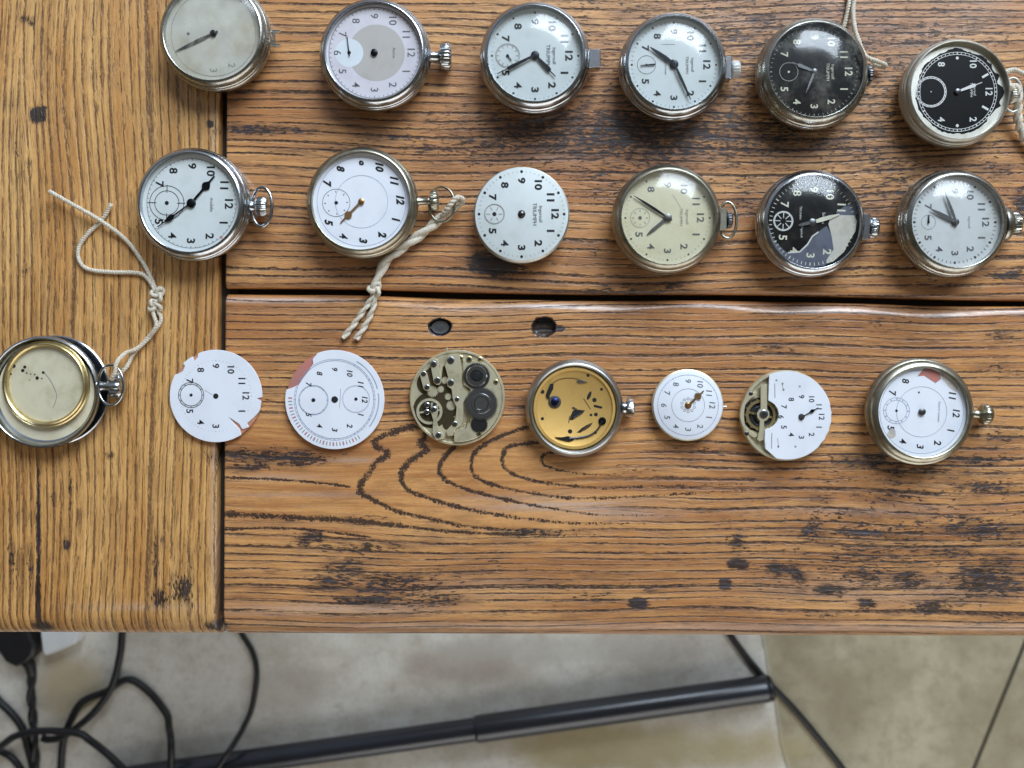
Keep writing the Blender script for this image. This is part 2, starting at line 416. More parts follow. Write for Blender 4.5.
def plank(name, mat, xs_fn, y_lo_fn, y_hi_fn, nx, ny, round_lo, parent, vertical, seed, r_l, r_r, r_hi, r_lo=0.0012):
    """one board: a grid over its top whose borders roll over into its sides"""
    # parametric coordinates with extra rows for the rolled borders
    def param(n, ra, rb, length):
        base = list(np.linspace(0, 1, n))
        ext = []
        for t in (0.02, 0.08, 0.2, 0.4, 0.65, 0.85):
            ext += [t * ra / length, 1 - t * rb / length]
        return np.array(sorted(set(base + ext)))
    x0a, x1a = xs_fn(300.0)
    L = abs(x1a - x0a)
    Hh = abs(float(y_hi_fn(0.1)) - float(y_lo_fn(0.1)))
    rl = 0.013 if round_lo else r_lo
    su = param(nx, r_l, r_r, L)
    sv = param(ny, rl, r_hi, Hh)
    A, B = np.meshgrid(su, sv)
    # world positions
    Y = None
    Xg = x0a + (x1a - x0a) * A
    ylo, yhi = y_lo_fn(Xg), y_hi_fn(Xg)
    Y = ylo + (yhi - ylo) * B
    py = 384 - Y / S
    x0, x1 = xs_fn(py)
    X = x0 + (x1 - x0) * A
    px = 512 + X / S

    def drop(d, r):
        t = np.clip(1 - d / r, 0, 1)
        return r * (1 - np.sqrt(np.clip(1 - t * t, 0, 1)))
    dl, dr_ = (X - x0), (x1 - X)
    db, dt = (Y - ylo), (yhi - Y)
    rr = np.random.RandomState(seed)
    # a little hand-worn waviness along the edges
    wv = 1 + 0.35 * np.sin(px / 37.0 + seed) * np.sin(px / 91.0)
    Z = -(drop(dl, r_l) + drop(dr_, r_r) + drop(db, rl) + drop(dt, r_hi * (wv if not vertical else 1.0)))
    Z += 0.00018 * np.sin(px / 23.0 + seed) * np.sin(py / 31.0)
    # peg holes sunk in the lower plank
    holes = [] if vertical else [(440, 327, 11.5, 8.5), (544, 327, 12.0, 10.0)]
    stain = blobs(STAIN, px, py, 0)
    for (hx, hy, ra, rb) in holes:
        d = np.sqrt(((px - hx) / ra) ** 2 + ((py - hy) / rb) ** 2)
        ang = np.arctan2(py - hy, px - hx)
        d = d * (1 + 0.03 * np.sin(5 * ang + hx) + 0.02 * np.sin(9 * ang))
        Z -= 0.0040 * np.clip((1.0 - d) / 0.18, 0, 1)
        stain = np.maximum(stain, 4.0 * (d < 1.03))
    Z = np.maximum(Z, -TH * 0.8)
    if not vertical:
        d = np.sqrt(((px - 558) / 7.0) ** 2 + ((py - 328.5) / 3.5) ** 2)
        stain = np.maximum(stain, 1.8 * (d < 1))
    wear_sheen = blobs(WEAR_SHEEN, px, py, 0)
    figure = np.zeros_like(px)
    calm = np.zeros_like(px)
    if round_lo and not vertical:
        for hw, pts in FLAME:
            figure = np.maximum(figure, poly_line(px, py, pts, hw))
        ex = np.clip((px - 215) / 40, 0, 1) * np.clip((690 - px) / 160.0, 0, 1)
        top = 424 + 6 * np.sin(px / 50.0)
        bot = 517 + np.clip((px - 222) / 330.0, 0, 1) * 14
        calm = ex * np.clip((py - top + 8) / 16, 0, 1) * np.clip((bot + 6 - py) / 12, 0, 1)
        wear_sheen = np.maximum(wear_sheen, 1.0 * np.exp(-((py - seam_y(px) - 8.5) / 2.6) ** 2) * (.55 + .45 * np.sin(px / 41.0 + 1.0)))  # worn varnish plus window sheen, painted as a pale strip along the seam
    # grain field (metres): u along the fibre, g across the rings
    if vertical:
        u = Y.copy()
        dx = px - 20.0
        arch = np.exp(-(dx / 26.0) ** 2) * np.clip((py - 25) / 60.0, 0, 2.2)
        g = X + S * (5 * np.sin(py / 130.0 + px / 60.0) + 2.5 * np.sin(py / 47.0) * np.exp(-((px - 60) / 60) ** 2)) + S * 9 * arch * np.sign(-dx) * 0.35
    elif round_lo:
        # straight grain outside; the flat-sawn flame itself is laid in as single bold rings (FLAME)
        u = X.copy() + S * 0.05 * (py - 440)
        bend = np.exp(-((py - 535) / 34) ** 2) * 12 * np.clip((px - 222) / 330.0, 0, 1) - np.exp(-((py - 408) / 26) ** 2) * 8 * np.clip((px - 300) / 300.0, 0, 1)
        g = S * (py - bend + 2.2 * np.sin(px / 95.0 + .6) + 1.2 * np.sin(px / 37.0 + py / 30.0))
        g = g + S * 400
    else:
        u = X.copy()
        g = S * (py + 5.0 * np.sin(px / 170.0 + 1.0) + 2.0 * np.sin(px / 61.0 + py / 40.0) + 6 * np.exp(-((px - 560) / 120) ** 2 - ((py - 120) / 40) ** 2)) + S * 900
    n_v, n_u = X.shape
    # top grid + a skirt ring down the sides + bottom
    co = np.stack([X, Y, TZ + Z], -1).reshape(-1, 3)
    idx = np.arange(n_v * n_u).reshape(n_v, n_u)
    q = np.stack([idx[:-1, :-1], idx[:-1, 1:], idx[1:, 1:], idx[1:, :-1]], -1).reshape(-1, 4)
    loop = np.concatenate([idx[0, :], idx[1:, -1], idx[-1, -2::-1], idx[-2:0:-1, 0]])
    nl = len(loop)
    vv = [co]
    att = [np.stack([u, g, np.full_like(u, seed * 1.7)], -1).reshape(-1, 3)]
    st = [stain.reshape(-1)]
    we = [wear_sheen.reshape(-1)]
    fi = [figure.reshape(-1)]
    ca = [calm.reshape(-1)]
    faces = [q]
    prev = loop
    base = n_v * n_u
    # half-round front: the skirt goes on down and, at the front, tucks back under
    levels = [(-0.016, 0.0), (-0.021, 0.0012), (-0.026, 0.0045), (-TH, 0.0095)] if round_lo else [(-0.016, 0.0), (-TH, 0.0)]
    isfront = (np.abs(co[loop][:, 1] - np.asarray(y_lo_fn(co[loop][:, 0]))) < 1e-5)
    for (z, tuck) in levels:
        ring = co[loop].copy()
        ring[:, 2] = np.minimum(ring[:, 2], TZ + z)
        ring[:, 1] += np.where(isfront, tuck, 0.0)
        vv.append(ring)
        a = att[0][loop].copy()
        a[:, 1] += (z if not vertical else 0)
        a[:, 0] += (z if vertical else 0)
        att.append(a)
        st.append(st[0][loop])
        we.append(we[0][loop] * 0)
        fi.append(fi[0][loop])
        ca.append(ca[0][loop])
        cur = np.arange(base, base + nl)
        base += nl
        nxt_p, nxt_c = np.roll(prev, -1), np.roll(cur, -1)
        faces.append(np.stack([nxt_p, prev, cur, nxt_c], -1))
        prev = cur
    co = np.concatenate(vv)
    fa = np.concatenate(faces)
    me = bpy.data.meshes.new(name)
    me.from_pydata(co.tolist(), [], fa.tolist() + [list(map(int, prev[::-1]))])
    for nm, typ, dat in (('grain', 'FLOAT_VECTOR', np.concatenate(att)), ('stain', 'FLOAT', np.concatenate(st)), ('wear_sheen', 'FLOAT', np.concatenate(we)), ('figure', 'FLOAT', np.concatenate(fi)), ('calm', 'FLOAT', np.concatenate(ca))):
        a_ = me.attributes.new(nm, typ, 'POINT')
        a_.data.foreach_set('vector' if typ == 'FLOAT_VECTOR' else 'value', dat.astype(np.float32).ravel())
    me.polygons.foreach_set('use_smooth', [True] * len(me.polygons))
    me.set_sharp_from_angle(angle=math.radians(50))
    me.materials.append(mat)
    o = bpy.data.objects.new(name, me)
    COL.objects.link(o)
    o.parent = parent
    o.matrix_parent_inverse = Matrix.Identity(4)
    return o


# ------------------------------------------------------------------ object helpers
def thing(name, label, cat, loc, rotz=0.0, group=None, tilt=None):
    o = bpy.data.objects.new(name, None)
    o.empty_display_size = 0.01
    COL.objects.link(o)
    o.location = loc
    o.rotation_euler = (tilt[0] if tilt else 0, tilt[1] if tilt else 0, rotz)
    o['label'] = label
    o['category'] = cat
    if group:
        o['group'] = group
    return o


def tag(o, label, cat, group=None):
    o['label'] = label
    o['category'] = cat
    if group:
        o['group'] = group
    return o


def obj(name, bm, mats, parent=None, smooth=40, label=None):
    me = bpy.data.meshes.new(name)
    bmesh.ops.recalc_face_normals(bm, faces=[f for f in bm.faces if f.tag])
    bm.to_mesh(me)
    bm.free()
    for m in (mats if isinstance(mats, (list, tuple)) else [mats]):
        me.materials.append(M[m] if isinstance(m, str) else m)
    if smooth:
        me.polygons.foreach_set('use_smooth', [True] * len(me.polygons))
        me.set_sharp_from_angle(angle=math.radians(smooth))
    o = bpy.data.objects.new(name, me)
    COL.objects.link(o)
    if parent:
        o.parent = parent
    if label:
        o['label'] = label
    return o


def face(bm, vs, mat=0):
    try:
        f = bm.faces.new(vs)
        f.material_index = mat
        return f
    except ValueError:
        return None


def lathe(bm, prof, seg=72, c=(0, 0), z=0.0, mat=0, axis='z', knurl=None, sy=1.0):
    """revolve (r, h) points; axis z, or y (h runs along local y from c)"""
    rings = []
    for i, (r, h) in enumerate(prof):
        if r <= 1e-9:
            p = (c[0], c[1], z + h) if axis == 'z' else (c[0], c[1] + h, z)
            rings.append([bm.verts.new(p)])
            continue
        ring = []
        for k in range(seg):
            a = 2 * PI * k / seg
            rr = r
            if knurl and knurl[2] <= h <= knurl[3]:
                rr = r * (1 + knurl[1] * (1 if math.cos(knurl[0] * a) > 0 else -1))
            if axis == 'z':
                p = (c[0] + rr * math.cos(a), c[1] + sy * rr * math.sin(a), z + h)
            else:
                p = (c[0] + rr * math.cos(a), c[1] + h, z - rr * math.sin(a))
            ring.append(bm.verts.new(p))
        rings.append(ring)
    for a, b in zip(rings, rings[1:]):
        if len(a) == 1 and len(b) == 1:
            continue
        for k in range(seg):
            k2 = (k + 1) % seg
            if len(a) == 1:
                face(bm, (a[0], b[k2], b[k]), mat)
            elif len(b) == 1:
                face(bm, (a[k], a[k2], b[0]), mat)
            else:
                face(bm, (a[k], a[k2], b[k2], b[k]), mat)


def prism(bm, pts, z0, z1, mat=0, bevel=0.0):
    """vertical extrusion of an outline (any winding), optional chamfered top"""
    area = sum(p[0] * q[1] - q[0] * p[1] for p, q in zip(pts, pts[1:] + pts[:1]))
    if area < 0:
        pts = pts[::-1]
    n = len(pts)
    lo = [bm.verts.new((x, y, z0)) for x, y in pts]
    if bevel:
        cx, cy = sum(p[0] for p in pts) / n, sum(p[1] for p in pts) / n
        mid = [bm.verts.new((x, y, z1 - bevel)) for x, y in pts]
        ins = []
        for i in range(n):
            p, q, r = Vector(pts[i - 1]), Vector(pts[i]), Vector(pts[(i + 1) % n])
            e1, e2 = (q - p), (r - q)
            n1 = Vector((-e1.y, e1.x)).normalized() if e1.length > 1e-12 else Vector((0, 0))
            n2 = Vector((-e2.y, e2.x)).normalized() if e2.length > 1e-12 else Vector((0, 0))
            nn = (n1 + n2)
            nn = nn.normalized() if nn.length > 1e-6 else n1
            ins.append((q.x + nn.x * bevel, q.y + nn.y * bevel))
        hi = [bm.verts.new((x, y, z1)) for x, y in ins]
        for i in range(n):
            j = (i + 1) % n
            face(bm, (lo[i], lo[j], mid[j], mid[i]), mat)
            face(bm, (mid[i], mid[j], hi[j], hi[i]), mat)
    else:
        hi = [bm.verts.new((x, y, z1)) for x, y in pts]
        for i in range(n):
            j = (i + 1) % n
            face(bm, (lo[i], lo[j], hi[j], hi[i]), mat)
    face(bm, hi, mat)
    face(bm, lo[::-1], mat)


def circ(cx, cy, r, n=40, a0=0.0, a1=2 * PI, ry=None):
    full = abs(a1 - a0 - 2 * PI) < 1e-6
    m = n if full else n + 1
    return [(cx + r * math.cos(a0 + (a1 - a0) * k / n), cy + (ry or r) * math.sin(a0 + (a1 - a0) * k / n)) for k in range(m)]


def disc(bm, cx, cy, r, z, mat=0, n=32):
    face(bm, [bm.verts.new((x, y, z)) for x, y in circ(cx, cy, r, n)], mat)


def ring(bm, cx, cy, r0, r1, z, mat=0, n=64, a0=0.0, a1=2 * PI):
    full = abs(a1 - a0 - 2 * PI) < 1e-6
    A = [bm.verts.new((x, y, z)) for x, y in circ(cx, cy, r0, n, a0, a1)]
    B = [bm.verts.new((x, y, z)) for x, y in circ(cx, cy, r1, n, a0, a1)]
    for k in range(n if full else n):
        j = (k + 1) % n if full else k + 1
        face(bm, (A[k], B[k], B[j], A[j]), mat)


def flat(bm, pts, z, mat=0):
    area = sum(p[0] * q[1] - q[0] * p[1] for p, q in zip(pts, pts[1:] + pts[:1]))
    if area < 0:
        pts = pts[::-1]
    face(bm, [bm.verts.new((x, y, z)) for x, y in pts], mat)


def bar_pts(x0, y0, x1, y1, w0, w1=None):
    w1 = w0 if w1 is None else w1
    d = Vector((x1 - x0, y1 - y0)).normalized()
    nrm = Vector((-d.y, d.x))
    return [(x0 + nrm.x * w0 / 2, y0 + nrm.y * w0 / 2), (x0 - nrm.x * w0 / 2, y0 - nrm.y * w0 / 2), (x1 - nrm.x * w1 / 2, y1 - nrm.y * w1 / 2), (x1 + nrm.x * w1 / 2, y1 + nrm.y * w1 / 2)]


def capsule(x0, y0, x1, y1, w, n=10):
    a = math.atan2(y1 - y0, x1 - x0)
    r = w / 2
    return ([(x1 + r * math.cos(a - PI / 2 + PI * k / n), y1 + r * math.sin(a - PI / 2 + PI * k / n)) for k in range(n + 1)] +
            [(x0 + r * math.cos(a + PI / 2 + PI * k / n), y0 + r * math.sin(a + PI / 2 + PI * k / n)) for k in range(n + 1)])


def smooth_path(pts, sub=8, closed=False):
    P = [Vector(p) for p in pts]
    n = len(P)
    out = []
    rng = range(n) if closed else range(n - 1)
    for i in rng:
        p0 = P[(i - 1) % n] if closed or i > 0 else P[i] * 2 - P[i + 1]
        p1, p2 = P[i], P[(i + 1) % n]
        p3 = P[(i + 2) % n] if closed or i + 2 < n else P[i + 1] * 2 - P[i]
        for k in range(sub):
            t = k / sub
            out.append(0.5 * ((2 * p1) + (-p0 + p2) * t + (2 * p0 - 5 * p1 + 4 * p2 - p3) * t * t + (-p0 + 3 * p1 - 3 * p2 + p3) * t ** 3))
    if not closed:
        out.append(P[-1])
    return out


def frames(path, closed=False):
    n = len(path)
    T = []
    for i in range(n):
        a = path[(i - 1) % n] if closed or i > 0 else path[i]
        b = path[(i + 1) % n] if closed or i < n - 1 else path[i]
        d = (b - a)
        T.append(d.normalized() if d.length > 1e-12 else Vector((1, 0, 0)))
    up = Vector((0, 0, 1))
    N = up - T[0] * up.dot(T[0])
    if N.length < 1e-4:
        N = Vector((1, 0, 0)) - T[0] * T[0].x
    N.normalize()
    out = []
    for t in T:
        N = N - t * N.dot(t)
        if N.length < 1e-6:
            N = t.orthogonal()
        N.normalize()
        out.append((t, N.copy(), t.cross(N)))
    return out


def tube(bm, path, r, seg=10, closed=False, mat=0, rfun=None, cap=True):
    fr = frames(path, closed)
    rings = []
    for i, (p, (t, nn, bb)) in enumerate(zip(path, fr)):
        rr = rfun(i / max(1, len(path) - 1)) * r if rfun else r
        rings.append([bm.verts.new(p + nn * rr * math.cos(2 * PI * k / seg) + bb * rr * math.sin(2 * PI * k / seg)) for k in range(seg)])
    m = len(rings)
    for i in range(m if closed else m - 1):
        a, b = rings[i], rings[(i + 1) % m]
        for k in range(seg):
            face(bm, (a[k], a[(k + 1) % seg], b[(k + 1) % seg], b[k]), mat)
    if cap and not closed:
        face(bm, rings[0][::-1], mat)
        face(bm, rings[-1], mat)


def resample(path, step):
    out = [path[0]]
    acc = 0.0
    for a, b in zip(path, path[1:]):
        L = (b - a).length
        while acc + L >= step:
            t = (step - acc) / L
            a = a + (b - a) * t
            out.append(a)
            L = (b - a).length
            acc = 0.0
        acc += L
    out.append(path[-1])
    return out


def twine(bm, pts, r, pitch, strands=2, seg=8, sub=10, fray=False):
    """a twisted cord: strands wound round a path"""
    path = resample(smooth_path(pts, sub), pitch / 10)
    fr = frames(path)
    rs = r * (0.60 if strands == 2 else 0.5)
    off = r - rs
    for s in range(strands):
        q = []
        d = 0.0
        for i, (p, (t, nn, bb)) in enumerate(zip(path, fr)):
            if i:
                d += (path[i] - path[i - 1]).length
            a = 2 * PI * (d / pitch + s / strands)
            q.append(p + (nn * math.cos(a) + bb * math.sin(a)) * off)
        tube(bm, q, rs, seg, rfun=lambda t: 1 + 0.06 * math.sin(t * 90 + s))


# ------------------------------------------------------------------ printed numerals
_gl = {}


def glyph(s, bold=0.0, shear=0.0):
    if '4' in s:
        bold = min(bold, 0.014)
    key = (s, bold, shear)
    if key not in _gl:
        cu = bpy.data.curves.new('numeral', 'FONT')
        cu.body = s
        cu.size = 1.0
        cu.offset = bold
        cu.shear = shear
        cu.resolution_u = 3
        ob = bpy.data.objects.new('numeral', cu)
        me = bpy.data.meshes.new_from_object(ob)
        v = [(p.co.x, p.co.y) for p in me.vertices]
        f = [tuple(p.vertices) for p in me.polygons]
        bpy.data.objects.remove(ob)
        bpy.data.meshes.remove(me)
        x0, x1 = min(p[0] for p in v), max(p[0] for p in v)
        y0, y1 = min(p[1] for p in v), max(p[1] for p in v)
        h = 0.70 if any(ch.isalpha() for ch in s) else (y1 - y0)
        v = [((x - (x0 + x1) / 2) / h, (y - (y0 + y1) / 2) / h) for x, y in v]
        _gl[key] = (v, f)
    return _gl[key]


def text(bm, s, x, y, h, z, mat, bold=0.0, shear=0.0, rot=0.0, wx=1.0):
    v, f = glyph(s, bold, shear)
    c, sn = math.cos(rot), math.sin(rot)
    vs = [bm.verts.new((x + (px * wx * c - py * sn) * h, y + (px * wx * sn + py * c) * h, z)) for px, py in v]
    for t in f:
        face(bm, [vs[i] for i in t], mat)


def clock(i, n=12):
    return PI / 2 - 2 * PI * i / n


EPS = 0.00004


def print_dial(bm, sp, z):
    """numerals, minute track and small-seconds rings laid on a dial, sizes in photo px"""
    z1 = z + EPS * 2
    P = sp.get('pm', 1)
    if 'num' in sp:
        r, h = sp['num'][:2]
        o = sp.get('numopt', {})
        for i in sp.get('which', range(1, 13)):
            a = clock(i)
            rot = (a - PI / 2) if o.get('radial') else 0
            if o.get('radial') and math.sin(a) < -0.2:
                rot += 0
            text(bm, str(i), r * U * math.cos(a), r * U * math.sin(a), h * U, z1, P, o.get('bold', 0), o.get('shear', 0), rot, o.get('wx', 1.0))
    for (i, kind) in sp.get('marks', []):
        a = clock(i)
        r = sp['num'][0]
        if kind == 'dot':
            disc(bm, (r + 2) * U * math.cos(a), (r + 2) * U * math.sin(a), 1.5 * U, z1, P, 12)
        else:
            flat(bm, bar_pts((r - 3) * U * math.cos(a), (r - 3) * U * math.sin(a), (r + 4) * U * math.cos(a), (r + 4) * U * math.sin(a), 2.2 * U), z1, P)
    if 'track' in sp:
        r0, r1, w, w5, tm = sp['track']
        for k in range(60):
            if k in sp.get('skip', ()):
                continue
            a = clock(k, 60)
            ww = w5 if k % 5 == 0 else w
            flat(bm, bar_pts(r0 * U * math.cos(a), r0 * U * math.sin(a), r1 * U * math.cos(a), r1 * U * math.sin(a), ww * U), z1, tm)
    for (r, w, tm) in sp.get('rings', []):
        ring(bm, 0, 0, (r - w / 2) * U, (r + w / 2) * U, z1, tm)
    if 'dots5' in sp:
        r, rad, tm = sp['dots5']
        for k in range(12):
            a = clock(k)
            disc(bm, r * U * math.cos(a), r * U * math.sin(a), rad * U, z1, tm, 12)
    if 'sub' in sp:
        cx, cy, r, w, nt_, tm = sp['sub'][:6]
        for rr in (r if isinstance(r, tuple) else (r,)):
            ring(bm, cx * U, cy * U, (rr - w / 2) * U, (rr + w / 2) * U, z1, tm, 40)
        rr = r[0] if isinstance(r, tuple) else r
        for k in range(nt_):
            a = clock(k, nt_)
            l0, l1 = sp['sub'][6] if len(sp['sub']) > 6 else (0.75, 1.0)
            flat(bm, bar_pts((cx + rr * l0 * math.cos(a)) * U, (cy + rr * l0 * math.sin(a)) * U, (cx + rr * l1 * math.cos(a)) * U, (cy + rr * l1 * math.sin(a)) * U, max(w, 0.7) * U), z1 + EPS / 4, tm)
        disc(bm, cx * U, cy * U, sp.get('subhole', 1.1) * U, z1 + EPS / 2, sp.get('hm', 1), 14)
    for (s, x, y, h, tm) in sp.get('text', []):
        text(bm, s, x * U, y * U, h * U, z1, tm)
    for i, (pts, tm) in enumerate(sp.get('patch', [])):
        flat(bm, [(x * U, y * U) for x, y in pts], z + EPS * (0.5 + 0.25 * i), tm)
    for i, (x, y, r, tm) in enumerate(sp.get('spots', [])):
        disc(bm, x * U, y * U, r * U, z1 + EPS * (.5 + .2 * i), tm, 18)


def hand_pts(kind, L, w):
    if kind == 'baton':
        return [(-w / 2, -L * .16), (w / 2, -L * .16), (w / 2, L * .75), (w * .18, L), (-w * .18, L), (-w / 2, L * .75)]
    if kind == 'leaf':
        return [(-w * .28, -L * .12), (w * .28, -L * .12), (w * .3, 0), (w * .5, L * .35), (w * .42, L * .65), (w * .1, L * .98), (-w * .1, L * .98), (-w * .42, L * .65), (-w * .5, L * .35), (-w * .3, 0)]
    if kind == 'sword':
        return [(-w * .25, 0), (w * .25, 0), (w * .5, L * .62), (w * .45, L * .72), (w * .12, L * .74), (w * .1, L), (-w * .1, L), (-w * .12, L * .74), (-w * .45, L * .72), (-w * .5, L * .62)]
    if kind == 'spade':
        b = [(-w * .16, 0), (w * .16, 0), (w * .16, L * .5)]
        b += [(w * (.16 + .45 * math.sin(PI * t)), L * (.5 + .26 * t)) for t in (.15, .35, .55, .75, .9)]
        b += [(w * .12, L * .79), (w * .1, L), (-w * .1, L), (-w * .12, L * .79)]
        b += [(-w * (.16 + .45 * math.sin(PI * t)), L * (.5 + .26 * t)) for t in (.9, .75, .55, .35, .15)]
        b += [(-w * .16, L * .5)]
        return b
    return [(-w / 2, -L * .2), (w / 2, -L * .2), (w * .25, L), (-w * .25, L)]


def add_hand(name, parent, rotz, tip, kind, w, z, mat, c=(0, 0)):
    """tip: photo px offset from the dial centre (x right, y down)"""
    v = Matrix.Rotation(-rotz, 2) @ Vector((tip[0], -tip[1]))
    L = v.length * U
    a = math.atan2(v.y, v.x) - PI / 2
    pts = [((x * math.cos(a) - y * math.sin(a)) + c[0], (x * math.sin(a) + y * math.cos(a)) + c[1]) for x, y in hand_pts(kind, L, w * U)]
    bm = bmesh.new()
    prism(bm, pts, z, z + 0.00022, 0)
    return obj(name, bm, mat, parent)


# ------------------------------------------------------------------ whole watches
def pocket_watch(label, px, py, R, Rd, H, met, face_mat, sp, print_mats, hands=(), glass=None, crown=None, bow=None,
                 rot=0.0, pin=2.6, pin_mat='handdark', dome=0.0022, hole=None, bezel_w=None, tilt=None, lug=None, group='pocket watches laid out in rows', metb=None):
    rotz = math.radians(-90 + rot)
    zd = H * 0.80
    loc = W(px, py, zd)
    loc.z = TZ + 0.0002
    t = thing('pocket_watch', label, 'pocket watch', loc, rotz, group)
    if tilt:
        t.rotation_euler = (Matrix.Rotation(math.radians(tilt[1]), 4, 'Y') @ Matrix.Rotation(math.radians(tilt[0]), 4, 'X') @ Matrix.Rotation(rotz, 4, 'Z')).to_euler()
        t.location.z += R * U * 0.62 * (abs(math.sin(math.radians(tilt[0]))) + abs(math.sin(math.radians(tilt[1]))))
    r = R * U
    rd = Rd * U
    bm = bmesh.new()
    lathe(bm, [(0, 0), (r * .5, 0), (r * .72, H * .03), (r * .86, H * .10), (r * .945, H * .22), (r * .985, H * .36), (r, H * .50), (r * .992, H * .58), (r * .972, H * .635), (r * .955, H * .65),
               (rd * 1.06, H * .655), (rd * 1.05, H * .60), (0, H * .60)], 96)
    obj('case', bm, met, t)
    bm = bmesh.new()
    i = rd
    w = r * .985 - rd
    lathe(bm, [(rd * 1.04, H * .66), (r * .965, H * .66), (r * .984, H * .69), (r * .984, H * .735), (r * .968, H * .77), (r * .955, H * .785), (i + w * .72, H * .87), (i + w * .5, H * .935), (i + w * .28, H * .985), (i + w * .10, H), (i, H * .985),
               (i - 0.0001, H * .94), (i, H * .78), (rd * 1.03, H * .775)], 96)
    obj('bezel', bm, metb or met, t)
    # dial
    bm = bmesh.new()
    lathe(bm, [(rd * 1.025, zd - 0.0006), (rd * 1.025, zd), (0, zd)], 96)
    print_dial(bm, sp, zd)
    obj('dial', bm, [face_mat] + list(print_mats), t)
    if pin:
        bm = bmesh.new()
        lathe(bm, [(pin * U, zd + 0.0001), (pin * U, zd + 0.0009), (pin * .6 * U, zd + 0.0012), (0, zd + 0.0012)], 24)
        obj('centre_pinion', bm, pin_mat, t)
    for k, (nm, tip, kind, wd, mat, c) in enumerate(hands):
        add_hand(nm, t, rotz, tip, kind, wd, zd + 0.0004 + 0.00035 * k, mat, (c[0] * U, c[1] * U))
    if glass:
        bm = bmesh.new()
        prof = [(rd * 1.005, H * .985)]
        for q in (0.995, .98, .95, .9, .83, .73, .6, .45, .3, .15):
            prof.append((rd * q, H * .985 + dome * (1 - q ** 3.2)))
        prof.append((0, H * .985 + dome))
        lathe(bm, prof, 96)
        obj('crystal', bm, glass, t)
    if crown:
        make_crown(t, r, H, met, **crown)
    if bow:
        make_bow(t, r, H, bow, met)
    if lug:
        bm = bmesh.new()
        for s in (-1, 1):
            x = lug[0] * U * s
            prism(bm, capsule(x, r * .985, x, r + lug[1] * U, lug[2] * U), H * .38, H * .38 + lug[2] * U, 0, 0.0002)
        x = lug[0] * U
        prism(bm, bar_pts(-x, r + lug[1] * U * .25, x, r + lug[1] * U * .25, lug[2] * U), H * .39, H * .39 + lug[2] * U * .8, 0, 0.0002)
        obj('lug', bm, met, t)
    return t


def make_crown(t, r, H, met, neck=(5, 6), size=(12, 12), block=None, kn=28, z=.46, mat=None, ball=False, shoulder=None):
    """neck=(length, radius) and size=(length, radius) in photo px, along 12 o'clock"""
    zz = H * z
    y = r * .97
    if block:
        L, hw = block
        bm = bmesh.new()
        b = [(-hw, 0), (hw, 0), (hw, L * .85), (hw * .9, L), (-hw * .9, L), (-hw, L * .85)]
        prism(bm, [(x * U, y + q * U) for x, q in b], zz - .0026, zz + .0028, 0, 0.0004)
        obj('pendant', bm, met, t)
        y += L * U
    elif shoulder:
        L, rad = shoulder
        bm = bmesh.new()
        lathe(bm, [(rad * U * .2, -0.001), (rad * U, 0), (rad * U, L * .4 * U), (rad * .85 * U, L * .8 * U), (rad * .55 * U, L * U), (0, L * U)], 48, (0, y), min(zz, zz), axis='y')
        # squash so that it stays above the table
        for v in bm.verts:
            v.co.z = zz + (v.co.z - zz) * min(1.0, (zz - .0004) / (rad * U))
        obj('pendant', bm, met, t)
        y += L * U
    else:
        L, rad = neck
        bm = bmesh.new()
        lathe(bm, [(rad * U * 1.5, -.0004), (rad * U * 1.15, L * .2 * U), (rad * U, L * .35 * U), (rad * U, L * .8 * U), (rad * U * 1.2, L * .9 * U), (rad * 1.1 * U, L * U), (0, L * U)], 28, (0, y), zz, axis='y')
        obj('pendant', bm, met, t)
        y += L * U
    if size:
        L, rad = size
        rr = min(rad * U, zz - 0.0003)
        sx = rad * U / rr
        bm = bmesh.new()
        l = L * U
        if ball:
            pr = [(rr * .35, 0), (rr * .75, l * .08), (rr * .97, l * .28), (rr, l * .45), (rr * .95, l * .65), (rr * .75, l * .86), (rr * .4, l * .98), (0, l)]
        else:
            pr = [(rr * .5, 0), (rr * .9, l * .06), (rr, l * .2), (rr, l * .75), (rr * .85, l * .95), (rr * .45, l), (0, l * 1.03)]
        lathe(bm, pr, kn * 4, (0, y), zz, axis='y', knurl=(kn, 0.035, l * .1, l * .85))
        for v in bm.verts:
            v.co.x *= sx
        obj('crown', bm, mat or met, t)


def make_bow(t, r, H, b, met):
    """b = (centre px beyond the case rim, half-width px, half-length px, wire px, tilt deg, centre side shift)"""
    cy, a, l, w, tl = b[:5]
    sh = b[5] if len(b) > 5 else 0
    zc = H * .46
    pts = []
    tn = math.tan(math.radians(tl))
    for k in range(28):
        q = 2 * PI * k / 28
        x, y = a * math.cos(q), l * math.sin(q)
        pts.append(Vector(((x + sh) * U, r + (cy + y) * U, max(w * U * .5 + 0.0002, zc + y * U * tn))))
    bm = bmesh.new()
    tube(bm, smooth_path(pts, 3, True), w * U / 2, 12, True)
    obj('bow', bm, met, t)


